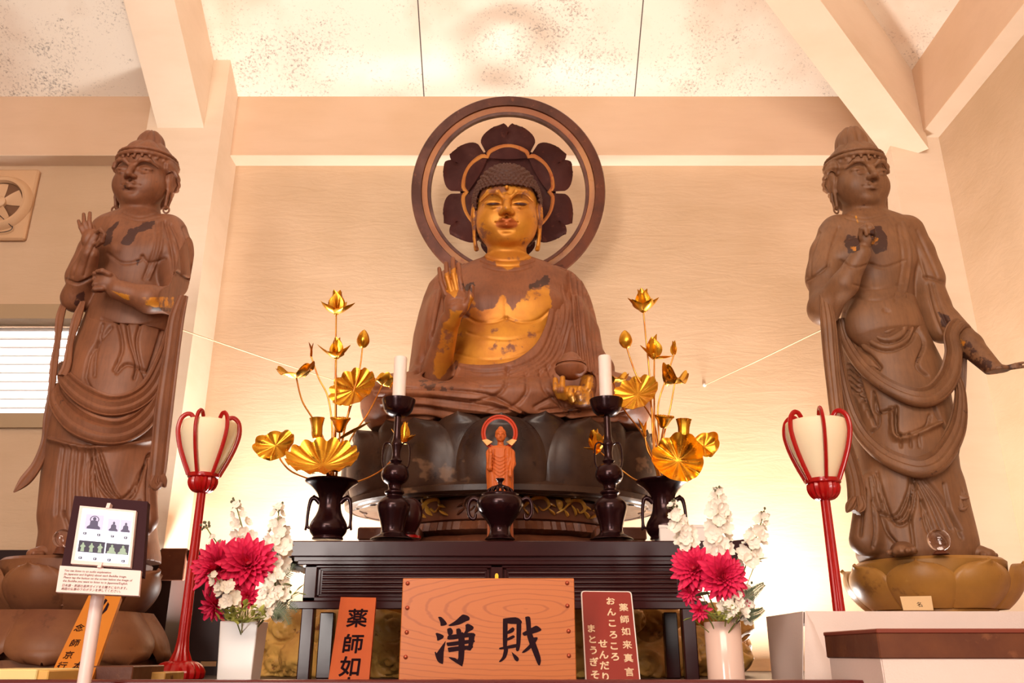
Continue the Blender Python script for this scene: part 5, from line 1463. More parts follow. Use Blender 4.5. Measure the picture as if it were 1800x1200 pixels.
b = MB(); leaf_disc(b, tip+Vector((0,-.01,.01)), (-.25,-1.0,.15), 42*m, .28, .11, 10, .35, .9, (.95,1.0), droop=.3); b.build('lotus_leaf', M['gold'], r_, auto=60)
r_, ax, tip = R_('narrow folded gilt leaf low in the right spray', [(1150,815),(1138,790),(1134,768)])
b = MB(); petal(b, tip, math.radians(150), math.radians(68), 36*m, 9*m, .2); petal(b, tip, math.radians(-30), math.radians(78), 28*m, 7*m, .2); b.build('folded_leaf', M['gold'], r_, auto=70)
r_, ax, tip = R_('gilt lotus bloom leaning out left of the right candlestick', [(1125,846,.05),(1095,828,.08),(1052,792,.10)])
bloom(r_, tip, (-.25,-.25,1), 27*m, [(190,10,.95,.36,.8),(250,-20,.9,.32,.5),(10,45,1.1,.36,.5),(300,20,.8,.38,.6)], [(a,74,1.4,.56,.2) for a in (240,330,80)])
# ---------------------------------------------------------------- lanterns
def lantern(px, ytop, d, label):
    x = P(px, 780, d).x; zt = zat(ytop, d); s = .2385/112      # one photo unit of the lamp
    t = thing('standing_lantern', label, 'lantern', (x,d,DZ), 'red standing lanterns')
    def L(mb, prof, seg=40, **kw): mb.lathe([(r*s, zt-y*s) for r, y in prof], seg, (x,d,0), **kw); mb.fix = True; return mb
    b = MB(); L(b, dense([(50,18),(51,30),(50,44),(44,66),(36,88),(28,106),(22,118)],3), cap=False); sh = b.build('paper_shade', M['shade'], t)
    sh.modifiers.new('thickness','SOLIDIFY').thickness = .001
    for k in range(6):
        a = PI/6+PI/3*k-.12; c_, s_ = math.cos(a), math.sin(a)
        pts = [(30,12),(36,4),(44,4),(52,12),(55.5,26),(55,42),(49,66),(40,90),(32,108),(27,119)]
        b = MB(); b.tube(smooth_path([(x+r*s*c_, d+r*s*s_, zt-y*s) for r,y in pts],5), 4.4*s, 8, flat=.75, up=(-s_,c_,0)); b.build('rib', M['red'], t)
    b = MB(); L(b, dense([(0,116),(26,116),(29,118),(29,123),(26,125)],2)); b.build('collar', M['red'], t)
    b = MB(); L(b, dense([(25,124),(26,132),(23,142),(17,149),(9,152)],3), 72, flute=.05, nf=18); b.build('fluted_cup', M['red'], t)
    hb = (zt-DZ)/s
    b = MB(); L(b, [(7.5,150),(8.2,hb*.55),(9.5,hb-70),(12,hb-48),(20,hb-28)], 64, flute=.07, nf=10); b.build('pole', M['red'], t)
    b = MB(); L(b, dense([(0,hb-31),(20,hb-31),(33,hb-26),(41,hb-16),(42,hb-8),(36,hb),(0,hb)],3), 80, flute=.035, nf=20); b.build('base', M['red'], t)
lantern(365, 728, 3.40, 'red lacquered lantern on a tall pole beside the left pillar')
lantern(1438, 725, 3.05, 'red lacquered lantern on a tall pole behind the white cloth table')
# ---------------------------------------------------------------- flower vases and bouquets
FD = 2.50
def rim(px, y=1093): return P(px, y, FD)
vl = thing('flower_vase', 'tapered square white ceramic vase of flowers left of the altar', 'vase', (P(428,1150,FD).x,FD,DZ))
b = MB()
hw = 33*S(430,1093,FD); zt = zat(1092,FD); xc = P(430,1093,FD).x
for (z0,w0,z1,w1) in ((DZ,hw*.86,zt,hw),):
    V = []
    for z,w in ((DZ,w0),(zt,w1),(zt,w1-.008),(DZ+.02,w0-.008)):
        for sx,sy in ((-1,-1),(1,-1),(1,1),(-1,1)): V.append((xc+sx*w,FD+sy*w,z))
    F_ = [(3,2,1,0)]
    for j in range(3):
        for i in range(4): F_.append((j*4+i,j*4+(i+1)%4,(j+1)*4+(i+1)%4,(j+1)*4+i))
    F_.append((12,13,14,15)); b.add(V,F_)
o = b.build('vase_body', M['vase_white'], vl, False); bv = o.modifiers.new('bevel','BEVEL'); bv.width = .003; bv.segments = 2
vr = thing('flower_vase', 'round blush ceramic vase of flowers right of the altar', 'vase', (P(1269,1150,FD).x,FD,DZ))
xr = P(1269,1093,FD).x; b = MB(); R0 = 32*S(1269,1093,FD); zr = zat(1093,FD)
b.lathe([(0,DZ),(R0*.98,DZ),(R0*.98,zr-.002),(R0*.95,zr),(R0*.91,zr-.003),(R0*.91,zr-.12),(0,zr-.12)], 48, (xr,FD,0), cap=False); b.build('vase_body', M['vase_pink'], vr)
fr = random.Random(11)
def fstem(root, top, base_x, mat='leaf', r=.0018, bend=0):
    """stem from inside the vase mouth up to the bloom"""
    zb = zt-.06; b0 = Vector((base_x+fr.uniform(-.025,.025), FD+fr.uniform(-.03,.03), zb))
    mid = b0.lerp(Vector(top), .55)+Vector((bend,0,.02))
    b = MB(); b.tube(curved([b0, mid, top],6), r, 6); b.build('stem', M[mat], root)
def dahlia(label, px, py, dd, R, ax, bx, n=62):
    c = P(px,py,FD+dd); m_ = S(px,py,FD); R = R*m_
    t = thing('dahlia', label, 'artificial flower', tuple(c), 'magenta silk dahlias')
    ax = Vector(ax).normalized(); fstem(t, c-ax*R*.12, bx)
    Mx = lookdir(c, ax); b = MB()
    for k in range(n):
        f = (k+.5)/n; az = k*2.39996; el = math.radians(80-88*f**.8)+fr.uniform(-.12,.12); Lp = R*(.45+.6*f)*fr.uniform(.88,1.12); W = R*(.10+.11*f)
        h = Vector((math.cos(az),math.sin(az),0)); sd = Vector((-math.sin(az),math.cos(az),0)); curl = fr.uniform(.1,.5)
        def pt(u, v):
            tt = (u-.5)*2; w_ = W*math.sin(PI*min(.97,.12+.86*v))**.8
            e = el+curl*(v-.4)
            return h*(Lp*v*math.cos(el)+.02*R)+Vector((0,0,1))*(Lp*v*math.sin(el)+curl*.25*Lp*v*v)+sd*(tt*w_)+(-h*math.sin(e)+Vector((0,0,math.cos(e))))*(w_*.55*tt*tt)
        b.grid(pt, 4, 5, 0, Mx)
    b.build('petals', M['dahlia'], t)
    b = MB(); b.ball((0,0,R*.10), R*.16, 10, 6, Mx); b.build('flower_centre', M['dahlia_in'], t)
def floret(b, c, ax, r, n=5):
    Mx = lookdir(c, ax, fr.uniform(0,6))
    for k in range(n):
        a = 2*PI*k/n; h = Vector((math.cos(a),math.sin(a),0)); sd = Vector((-math.sin(a),math.cos(a),0))
        ph = fr.uniform(.15,.5)
        def pt(u, v):
            tt = (u-.5)*2; w_ = r*.50*math.sin(PI*min(.96,.10+.80*v))**.6
            return h*(r*v)+sd*(tt*w_)+Vector((0,0,1))*(r*ph*v*v+.12*r*tt*tt+.05*r*math.sin(6*v+k))
        b.grid(pt, 4, 4, 0, Mx)
def spike(label, path, dd, n, r, bx, buds=5, r1=None, mat='delph', start=0.0):
    pts = curved([P(x,y,FD+dd) for x,y in path], 8); m_ = S(path[0][0],path[0][1],FD)
    t = thing('delphinium_spike', label, 'artificial flower', tuple(pts[-1]), 'white silk flower spikes')
    base = Vector((bx+fr.uniform(-.02,.02), FD+fr.uniform(-.03,.03), zt-.06))
    b = MB(); b.tube(curved([base, pts[-1]],6)[:-1]+list(reversed(pts)), .0018, 6); b.build('stem', M['leaf'], t)
    b = MB(); L = len(pts)-1; n = int(n*.72)
    for k in range(n):
        f = (k+.5)/n; q = start+f*(1-start); i = min(L-1,int(q*L)); c = pts[i].lerp(pts[i+1], q*L-i)
        a = k*2.4; rad = (r*.35+r*.75*min(1,f*2.2))*m_
        off = Vector((math.cos(a)*rad, math.sin(a)*rad*.8-.004, fr.uniform(-.5,.5)*r*m_))
        ax = off.normalized()+Vector((0,-.7,.15)); floret(b, c+off, ax, r*m_*fr.uniform(.75,1.15)*(.55+.6*min(1,f*1.8)))
    b.build('florets', M[mat], t)
    if buds:
        b = MB()
        for k in range(buds):
            c = pts[0]+Vector((fr.uniform(-9,9)*m_, fr.uniform(-.01,.01), fr.uniform(-6,10)*m_))
            b.ball(c, (2.2*m_,2.2*m_,2.8*m_), 8, 6); b.tube([c, pts[min(3,L)]], .0007, 5)
        b.build('buds', M['bud'], t)
def fern(label, path, dd, w, bx, mat='fern', n=19):
    pts = curved([P(x,y,FD+dd) for x,y in path], 8); m_ = S(path[0][0],path[0][1],FD)
    t = thing('fern_leaf', label, 'artificial leaf', tuple(pts[0]), 'silk foliage')
    base = Vector((bx, FD+.02, zt-.06))
    b = MB(); b.tube([base]+pts, .0012, 6); b.build('stem', M[mat], t)
    b = MB(); L = len(pts)-1
    for k in range(n):
        q = .12+.86*k/n; i = min(L-1,int(q*L)); c = pts[i].lerp(pts[i+1], q*L-i); tg = (pts[i+1]-pts[i]).normalized()
        ln = w*m_*(1-.75*q)
        for g in (-1,1):
            sdv = tg.cross(Vector((0,-1,.2))).normalized()*g
            e = c+sdv*ln+tg*ln*.45+Vector((0,-.15*ln,0)); wv = tg*ln*.11
            b.add([c-wv*.5, c+wv*.5, (c+e)/2+wv*.9+Vector((0,-.004,0)), e, (c+e)/2-wv*.7], [(0,1,2,3,4)])
    b.build('leaflets', M[mat], t, False)
def leafsprig(label, px, py, dd, R, bx, mat, n=26):
    c = P(px,py,FD+dd); m_ = S(px,py,FD)
    t = thing('foliage_sprig', label, 'artificial leaf', tuple(c), 'silk foliage')
    base = Vector((bx, FD, zt-.06)); b = MB(); b.tube([base, c], .0015, 6)
    lf = MB()
    for k in range(n):
        a = fr.uniform(0,2*PI); e = c+Vector((math.cos(a)*R[0]*m_*fr.uniform(.2,1), fr.uniform(-.03,.01), math.sin(a)*R[1]*m_*fr.uniform(.2,1)))
        b.tube([c-Vector((0,0,R[1]*m_*.6)), e], .0007, 5)
        petal(lf, e, fr.uniform(0,6.3), fr.uniform(-.3,.9), fr.uniform(11,18)*m_, fr.uniform(3.5,5.5)*m_, .2, .0004)
    b.build('stem', M[mat], t); lf.build('leaves', M[mat], t, auto=60)
def broad_leaf(label, px, py, dd, L, W, az, el_, bx, mat):
    c = P(px,py,FD+dd); m_ = S(px,py,FD)
    t = thing('leaf_stem', label, 'artificial leaf', tuple(c), 'silk foliage')
    b = MB(); b.tube(curved([Vector((bx,FD,zt-.06)), c],4), .0013, 6); b.build('stem', M[mat], t)
    b = MB(); petal(b, c, math.radians(az), math.radians(el_), L*m_, W*m_, .25, .0005); b.build('leaf_blade', M[mat], t, auto=60)
bx = P(430,1093,FD).x
dahlia('large magenta dahlia at the left of the left bouquet', 383, 997, -.05, 49, (-.45,-1,.25), bx, 84)
dahlia('large magenta dahlia at the right of the left bouquet, below the white spikes', 436, 992, -.07, 50, (.25,-1,.15), bx, 84)
dahlia('small magenta dahlia hanging low at the left edge of the left bouquet', 378, 1064, -.05, 32, (-.5,-1,-.5), bx, 34)
dahlia('small magenta dahlia in the middle of the left bouquet, above the vase', 436, 1048, -.08, 25, (.05,-1,-.15), bx, 34)
spike('blush white flower spike standing tallest in the left bouquet', [(414,884),(424,920),(434,955),(440,985)], .02, 34, 11, bx)
spike('white flower spike at the right side of the left bouquet, beside the table end', [(490,890),(489,930),(488,970),(484,1010)], -.02, 40, 12.5, bx)
spike('drooping white flowers at the lower right of the left bouquet', [(482,1005),(484,1030),(478,1060),(466,1084)], -.08, 36, 14, bx, 0)
spike('thin budding spray at the far left of the left bouquet', [(362,925),(370,938),(380,952),(394,975)], .02, 12, 7, bx, 9, start=.35)
spike('small white flowers hanging between the magenta dahlias of the left bouquet', [(372,1006),(388,1026),(400,1040),(406,1062)], -.13, 26, 9.5, bx, 0)
fern('dark fern leaf spreading right from the left bouquet', [(470,1040),(490,1022),(508,1006),(516,990)], -.06, 20, bx)
fern('dark fern leaf drooping right from the left bouquet', [(470,1062),(492,1056),(512,1066),(522,1076)], -.08, 22, bx)
fern('dark fern leaf hanging below the white flowers of the left bouquet', [(470,1070),(490,1072),(502,1084),(508,1098)], -.10, 22, bx)
leafsprig('lime green foliage spilling over the rim of the left vase', 425, 1082, -.12, (44,18), bx, 'lime', 60)
leafsprig('small green leaves at the right of the left bouquet, by the table drawer', 508, 1040, -.06, (18,18), bx, 'leaf', 16)
broad_leaf('pointed green leaf hanging at the left of the left vase', 384, 1082, -.04, 16, 5, 200, -50, bx, 'leaf')
bx = P(1269,1093,FD).x
dahlia('large magenta dahlia at the left of the right bouquet', 1221, 1000, -.04, 42, (-.4,-1,.25), bx, 84)
dahlia('largest magenta dahlia in the middle of the right bouquet', 1270, 1014, -.08, 45, (.15,-1,.1), bx, 84)
dahlia('drooping magenta flower below the left dahlia of the right bouquet', 1212, 1040, -.03, 24, (-.4,-1,-.4), bx, 30)
dahlia('small magenta flower low at the left of the right bouquet', 1230, 1072, -.06, 22, (-.2,-1,-.4), bx, 24)
dahlia('thin red flower half hidden among white florets at the right of the right bouquet', 1309, 1062, -.04, 19, (.5,-1,-.4), bx, 16)
spike('white flower spike leaning left over the altar table end in the right bouquet', [(1182,888),(1192,915),(1202,940),(1212,966)], -.02, 30, 11.5, bx)
spike('white flower spike standing tallest in the right bouquet', [(1261,858),(1262,895),(1262,935),(1264,975)], .0, 42, 12.5, bx)
spike('cream flower spike leaning right against the wall in the right bouquet', [(1343,900),(1334,930),(1322,962),(1312,990)], .02, 34, 11, bx)
spike('white florets at the lower right of the right bouquet', [(1312,1030),(1308,1048),(1304,1066),(1302,1088)], -.03, 28, 10, bx, 5)
spike('white florets hanging below the largest dahlia of the right bouquet', [(1296,1046),(1290,1060),(1282,1070),(1300,1084)], -.08, 22, 10, bx, 0)
fern('dark fern leaf at the right edge of the right bouquet', [(1308,1052),(1322,1042),(1334,1032),(1343,1026)], -.06, 15, bx)
fern('dark fern leaf drooping at the lower right of the right bouquet', [(1305,1082),(1320,1080),(1333,1076),(1342,1070)], -.06, 16, bx)
broad_leaf('grey green broad leaf below the left dahlia of the right bouquet', 1222, 1048, -.07, 30, 13, -10, 5, bx, 'bud')
broad_leaf('pointed green leaf low at the left of the right bouquet', 1216, 1086, -.05, 18, 5, 200, -20, bx, 'leaf')
broad_leaf('pale green leaf beside the cream spike of the right bouquet', 1330, 984, .0, 20, 4, -10, 5, bx, 'lime')
broad_leaf('small green leaf beside the left white spike of the right bouquet', 1196, 956, -.03, 16, 5, 10, 30, bx, 'lime')
leafsprig('olive foliage in the mouth of the right vase', 1276, 1080, -.08, (32,16), bx, 'lime', 30)
# ---------------------------------------------------------------- lettering
def glyphs(mb, txt, size, M4, off=0.0, ex=.0012, center=True):
    """flat letters; local x right, y up, z towards the reader"""
    c = bpy.data.curves.new('lettering','FONT'); c.body = txt; c.size = size; c.extrude = ex; c.offset = 0; c.resolution_u = 4
    if center: c.align_x = 'CENTER'
    o = bpy.data.objects.new('lettering', c); COL.objects.link(o)
    dg = bpy.context.evaluated_depsgraph_get(); me = bpy.data.meshes.new_from_object(o.evaluated_get(dg))
    V = [v.co.copy() for v in me.vertices]
    bold, off = off, 0
    if center and len(txt) == 1 and V:
        xs = [v.x for v in V]; ys = [v.y for v in V]; cx = (min(xs)+max(xs))/2; cy = (min(ys)+max(ys))/2
        V = [Vector((v.x-cx, v.y-cy, v.z)) for v in V]
    Fp = [tuple(p.vertices) for p in me.polygons]
    if bold > 0:
        for k,(dx,dy) in enumerate(((1,0),(-1,0),(0,1),(0,-1),(.7,.7),(-.7,-.7),(.7,-.7),(-.7,.7))): mb.add(V, Fp, M4 @ Matrix.Translation((dx*bold,dy*bold,-.00004*k)))
    mb.add(V, Fp, M4)
    bpy.data.objects.remove(o); bpy.data.curves.remove(c); bpy.data.meshes.remove(me)
def quadframe(BL, BR, TL):
    """frame with origin at BL, x to BR, y to TL (orthonormal), z towards the viewer"""
    x = (BR-BL); w = x.length; x.normalize(); y = TL-BL; y = y-x*y.dot(x); h = y.length; y.normalize(); z = x.cross(y)
    Mx = Matrix.Identity(4)
    for i, a in enumerate((x,y,z)): Mx[0][i], Mx[1][i], Mx[2][i] = a
    Mx.translation = BL
    return Mx, w, h
def onpanel(Mx, px, py):
    """local x,y of the point of the panel plane seen at (px,py)"""
    o = Vector((0,0,E)); d = P(px,py,1.0)-o; n = Mx.to_3x3() @ Vector((0,0,1)); p0 = Mx.translation
    t = (p0-o).dot(n)/d.dot(n); q = Mx.inverted() @ (o+d*t)
    return q.x, q.y
# ---------------------------------------------------------------- offering box
OD = 2.50
x0, x1 = P(708,1016,OD).x, P(1009,1016,OD).x; zt_ = zat(1016,OD)
ob = thing('offering_box', 'square cedar offering box with two black brushed characters and copper rivets', 'box', ((x0+x1)/2,OD,DZ))
b = MB(); b.box((x0,OD,DZ),(x1,OD+.02,zt_), bev=.002); fb = b.build('front_board', M['board'], ob, False)
b = MB(); b.box((x0+.004,OD+.02,DZ),(x0+.022,OD+.36,zt_-.004)); b.box((x1-.022,OD+.02,DZ),(x1-.004,OD+.36,zt_-.004)); b.box((x0+.022,OD+.342,DZ),(x1-.022,OD+.36,zt_-.004)); b.box((x0+.022,OD+.02,DZ),(x1-.022,OD+.342,DZ+.02))
b.build('box_sides', M['board'], ob, False)
b = MB()
for k in range(9):
    xx = x0+.05+(x1-x0-.1)*k/8; b.tube([(xx,OD+.02,zt_-.02),(xx,OD+.342,zt_-.02)], .008, 8)
b.build('top_bars', M['board'], ob)
zc_ = lambda u, v: P(680+u/5, 980+v/5, OD-.001)
b = MB()
for u, v in ((183,225),(180,440),(175,655),(165,872),(160,1085),(1585,222),(1587,422),(1597,645),(1600,860),(1605,1085)):
    c = P(680+u/5,980+v/5,OD); rb_ = MB(); rb_.ball((c.x,OD,c.z), (.0062,.0055,.0062), 12, 8); rb_.build('rivet', M['rivet'], fb)
strokes = [
 [(450,520),(482,522),(525,570),(520,590),(475,598),(470,570)],[(428,665),(445,660),(495,680),(498,700),(480,715),(445,728),(440,700)],
 [(420,830),(430,825),(437,838),(450,820),(510,738),(515,745),(500,830),(495,925),(480,930),(455,918),(435,885)],
 [(540,592),(600,555),(650,510),(675,498),(720,515),(726,545),(690,560),(640,585),(560,600)],
 [(530,625),(560,615),(580,640),(575,670),(545,682),(532,650)],[(610,625),(640,620),(655,650),(645,684),(615,680)],
 [(690,590),(715,580),(760,605),(755,630),(720,650),(680,690),(655,690),(690,640)],
 [(535,690),(560,678),(720,660),(770,665),(772,690),(700,700),(545,720)],[(720,680),(772,680),(745,800),(718,812),(690,800),(715,780)],
 [(525,745),(700,722),(760,720),(758,745),(560,775),(530,768)],[(535,795),(560,785),(740,770),(735,800),(570,825),(545,828)],
 [(628,670),(680,665),(680,860),(665,945),(650,948),(560,890),(548,872),(600,880),(628,878)],
 [(1020,540),(1050,530),(1062,560),(1055,790),(1022,795)],[(1020,535),(1130,522),(1180,550),(1175,580),(1050,575)],
 [(1140,545),(1180,555),(1175,740),(1160,815),(1135,812),(1138,740)],[(1060,645),(1105,610),(1122,630),(1105,655),(1060,668)],[(1060,705),(1110,680),(1122,700),(1060,728)],
 [(990,790),(1030,780),(1150,755),(1150,785),(1000,805)],[(1030,798),(1065,800),(1050,870),(1010,910),(985,912),(1015,870)],[(1095,825),(1150,870),(1160,895),(1145,910),(1120,890)],
 [(1215,520),(1245,515),(1262,535),(1270,640),(1290,700),(1350,870),(1348,935),(1330,940),(1295,860),(1235,700),(1225,600)],
 [(1190,660),(1290,605),(1320,598),(1355,625),(1345,645),(1250,675),(1205,685)],[(1290,700),(1325,700),(1310,740),(1260,800),(1215,830),(1190,835),(1195,820),(1250,765)]]
for grp in (strokes[:12], strokes[12:]):
  b = MB()
  for i, stq in enumerate(grp):
    pts = smooth_path(stq+[stq[0]], 3)[:-1]
    pl = []
    for u, v in pts:
        q = P(680+u/5, 980+v/5, OD); pl.append((q.x,q.z))
    b.prism(pl[::-1], .0016, Matrix.Translation((0,OD-.0012-.00006*i,0)))
  b.fix = True; b.build('character', M['ink'], fb, False)
# ---------------------------------------------------------------- signs
def panel_poly(Mx, pix): return [onpanel(Mx,*p) for p in pix]
def slab(mb, Mx, poly, z0, z1):
    n = len(poly); V = [(x,y,z0) for x,y in poly]+[(x,y,z1) for x,y in poly]
    F = [tuple(range(n-1,-1,-1)), tuple(range(n,2*n))]+[(i,(i+1)%n,n+(i+1)%n,n+i) for i in range(n)]
    mb.add(V, F, Mx); mb.fix = True; return mb
def colchars(mb, Mx, items, sz, off, ex=.0008, lift=.0012):
    for ch, px, py in items:
        x, y = onpanel(Mx, px, py); glyphs(mb, ch, sz, Mx @ Matrix.Translation((x,y,lift)), off, ex)
Mx, w_, h_ = quadframe(P(574,1215,2.62), P(647,1215,2.62), P(599,1049,2.76))
sg = thing('wooden_sign', 'orange wooden tablet with four black brushed characters leaning left of the offering box', 'sign', tuple(P(610,1215,2.62)))
b = MB(); slab(b, Mx, panel_poly(Mx, [(574,1215),(647,1215),(661,1050),(599,1049)]), -.018, 0); fbd = b.build('board', M['tablet'], sg, False)
b = MB(); sz = 38*S(620,1120,2.68)
colchars(b, Mx, [('薬',628,1086),('師',621,1131),('如',615,1171),('来',611,1208)], sz*1.0, .0011); b.build('characters', M['ink'], fbd, False)
Mx, w_, h_ = quadframe(P(1030,1215,2.60), P(1128,1215,2.60), P(1021,1038,2.78))
sg = thing('prayer_sign', 'red brown sign with cream vertical lettering and a white edge right of the offering box', 'sign', tuple(P(1079,1215,2.60)))
def rounded(poly, r=.012):
    out = []
    n = len(poly)
    for i in range(n):
        p, c, q = Vector(poly[i-1]), Vector(poly[i]), Vector(poly[(i+1)%n])
        a = c+(p-c).normalized()*r; e = c+(q-c).normalized()*r
        for t in (0,.25,.5,.75,1): out.append(tuple(a*(1-t)**2+c*2*t*(1-t)+e*t*t))
    return out
pp = panel_poly(Mx, [(1030,1215),(1128,1215),(1110,1039),(1021,1038)])
b = MB(); slab(b, Mx, rounded(pp), -.012, 0); bd = b.build('board', M['white'], sg, False)
c_ = sum((Vector(p) for p in pp), Vector((0,0)))/4; k_in = 1-.0075*2/.16
b = MB(); slab(b, Mx, rounded([tuple(c_+(Vector(p)-c_)*Vector((1,1)).x*f for f in ()) if False else tuple(Vector((c_.x+(p[0]-c_.x)*.955, c_.y+(p[1]-c_.y)*.978))) for p in pp],.010), 0, .0012); b.build('face', M['sign_red'], bd, False)
sz = 17.5*S(1080,1120,2.7)
b = MB()
zm = lambda l: [(ch, 1000+u/4.5, 940+v/4.5) for ch,u,v in l]
colchars(b, Mx, zm([('薬',432,575),('師',441,670),('如',450,765),('来',461,870),('真',470,975),('言',478,1085)]), sz*.95, .0005, lift=.0020)
colchars(b, Mx, zm([('お',330,525),('ん',336,612),('こ',342,702),('ろ',350,792),('こ',357,882),('ろ',364,966),('せ',268,862),('ん',275,950),('だ',283,1035),('り',290,1125),('ま',177,742),('と',186,828),('う',193,915),('ぎ',200,1005),('そ',207,1108),('わ',214,1190)]), sz*.98, .0007, lift=.0020)
b.build('lettering', M['cream_ink'], bd, False)
# slanting yellow tablet behind the screen stand
Mx, w_, h_ = quadframe(P(72,1212,2.75), P(158,1212,2.75), P(151,1046,2.98))
sg = thing('wooden_sign', 'yellow wooden tablet with thin black writing leaning behind the white screen stand', 'sign', tuple(P(115,1212,2.75)))
b = MB(); slab(b, Mx, panel_poly(Mx, [(76,1212),(155,1212),(213,1048),(156,1046)]), -.016, 0); bd = b.build('board', M['plank'], sg, False)
b = MB(); sz = 17*S(120,1120,2.85)
colchars(b, Mx, [('念',140,1103),('師',132,1130),('京',121,1151),('行',109,1170),('人',104,1188),('本',137,1170),('堂',131,1184),('下',122,1196)], sz, -.0003); 
b.build('characters', M['ink'], bd, False); b = MB()
stq = [(190,1058),(192,1062),(188,1072),(176,1083),(166,1092),(168,1088),(180,1076)]; slab(b, Mx, panel_poly(Mx, stq), 0, .001)
stq = [(186,1052),(189,1055),(182,1064),(171,1072),(172,1069)]; slab(b, Mx, panel_poly(Mx, stq), 0, .001)
b.build('brush_mark', M['ink'], bd, False)
# ---------------------------------------------------------------- touch screen stand
KD = 1.98
Mx, w_, h_ = quadframe(P(101,1042,KD-.03), P(246,1049,KD-.03), P(131,871,KD+.03))
ks_ = thing('information_kiosk', 'slim white stand holding a lit tablet in a black board with a pale caption plate', 'kiosk', (P(160,1120,KD).x, KD+.03, 0))
b = MB(); slab(b, Mx, panel_poly(Mx, [(106,1004),(250.5,1012),(259.5,881),(131,871)]), -.018, 0); bd = b.build('back_board', M['black'], ks_, False)
b = MB(); slab(b, Mx, panel_poly(Mx, [(101,1042),(246,1049),(250,1005),(108,996)]), 0.0, .008); pl = b.build('caption_plate', M['pinkwhite'], ks_, False)
b = MB()
sz = 7.0*S(180,1020,KD)
lines = [('You can listen to an audio explanation', 116, 1004.5),('(in Japanese and English) about each Buddha image.', 115.5, 1010.5),('Please tap the button on the screen below the image of', 114.5, 1016.5),('the Buddha you want to listen to in Japanese/English.', 113.5, 1022.5),('日本語・英語の音声ガイドをお聞きになれます。', 111.5, 1030.5),('画面の仏像の下のボタンを押してください。', 110.5, 1036.5)]
for tx, px, py in lines:
    x, y = onpanel(Mx, px, py); glyphs(b, tx, sz*.76, Mx @ Matrix.Translation((x,y-sz*.25,.0085)), 0, .0002, False)
b.build('caption', plain('brown print', (120,70,66), .6), pl, False)
tb = MB(); outer = panel_poly(Mx, [(127.5,993),(232,999.6),(242,900.5),(143.5,891.5)]); slab(tb, Mx, outer, 0, .010); fr_ = tb.build('tablet_frame', M['pinkwhite'], ks_, False)
b = MB()
for (a_, c_2) in (((194.5,891),(194,896.5)),((180,994.5),(179,1001))):
    xa, ya = onpanel(Mx, *a_); xb, yb = onpanel(Mx, *c_2); slab(b, Mx, [(xa-.004,yb),(xa+.004,yb),(xa+.004,ya+.004),(xa-.004,ya+.004)], 0, .014)
b.build('clip', M['pinkwhite'], fr_, False)
sc4 = panel_poly(Mx, [(134.6,986.5),(227.5,993.8),(237.3,904.6),(148.8,896.3)])
b = MB(); slab(b, Mx, sc4, .010, .0108); scr = b.build('screen', M['screen'], fr_, False)
def suv(s_, t_):
    bl, br, tr, tl = [Vector(p) for p in sc4]; return (bl*(1-s_)+br*s_)*(1-t_)+(tl*(1-s_)+tr*s_)*t_
def srect(mb, s0, s1, t0, t1, z=.0109, z1=.0111): slab(mb, Mx, [tuple(suv(s0,t0)),tuple(suv(s1,t0)),tuple(suv(s1,t1)),tuple(suv(s0,t1))], z, z1)
def spoly(mb, pts, z=.0112, z1=.0114): slab(mb, Mx, [tuple(suv(*p)) for p in pts], z, z1)
m_lil = emit('lit lilac picture', (176,168,196), .75); m_dk = emit('lit dark picture', (44,40,60), .5); m_fig = emit('lit bluish figure', (70,66,92), .5); m_gr = emit('lit green grey figure', (130,150,130), .6)
b = MB(); srect(b,.09,.44,.60,.895); srect(b,.53,.765,.60,.84); srect(b,.775,.985,.60,.845); b.build('pictures', m_lil, scr, False)
b = MB(); srect(b,.03,.53,.155,.375); srect(b,.555,.99,.165,.365); b.build('dark_pictures', m_dk, scr, False)
def buddha_sil(mb, cx, cy, w, h, halo, stand=False):
    if stand:
        for k_ in (0,1):
            pass
        spoly(mb, [(cx-w*.55,cy-h),(cx+w*.55,cy-h),(cx+w*.42,cy-h*.2),(cx+w*.85,cy+h*.1),(cx+w*.45,cy+h*.42),(cx-w*.45,cy+h*.42),(cx-w*.8,cy),(cx-w*.42,cy-h*.2)])
    else:
        spoly(mb, [(cx-w,cy-h),(cx+w,cy-h),(cx+w,cy-h*.7),(cx+w*.62,cy-h*.42),(cx+w*.58,cy+h*.1),(cx+w*.36,cy+h*.34),(cx-w*.36,cy+h*.34),(cx-w*.58,cy+h*.1),(cx-w*.62,cy-h*.42),(cx-w,cy-h*.7)])
    spoly(mb, [(cx+w*.27*math.cos(2*PI*k/10),cy+h*.6+h*.30*math.sin(2*PI*k/10)) for k in range(10)], .0111, .01135)
    if halo:
        for k in range(14):
            a = 2*PI*k/14; a2 = 2*PI*(k+1)/14; r0, r1 = w*.55, w*.70
            spoly(mb, [(cx+r0*math.cos(a),cy+h*.5+h*.48*math.sin(a)),(cx+r1*math.cos(a),cy+h*.5+h*.6*math.sin(a)),(cx+r1*math.cos(a2),cy+h*.5+h*.6*math.sin(a2)),(cx+r0*math.cos(a2),cy+h*.5+h*.48*math.sin(a2))], .0111, .0113)
b = MB(); buddha_sil(b,.265,.735,.13,.125,True); buddha_sil(b,.65,.70,.085,.10,False); buddha_sil(b,.885,.70,.085,.10,False); b.build('figures', m_fig, scr, False)
b = MB()
for cx, w, sd_ in ((.115,.065,True),(.28,.065,True),(.445,.065,True),(.67,.085,False),(.88,.09,False)): buddha_sil(b,cx,.258,w,.09,False,sd_)
b.build('pale_figures', m_gr, scr, False)
b = MB(); b2 = MB()
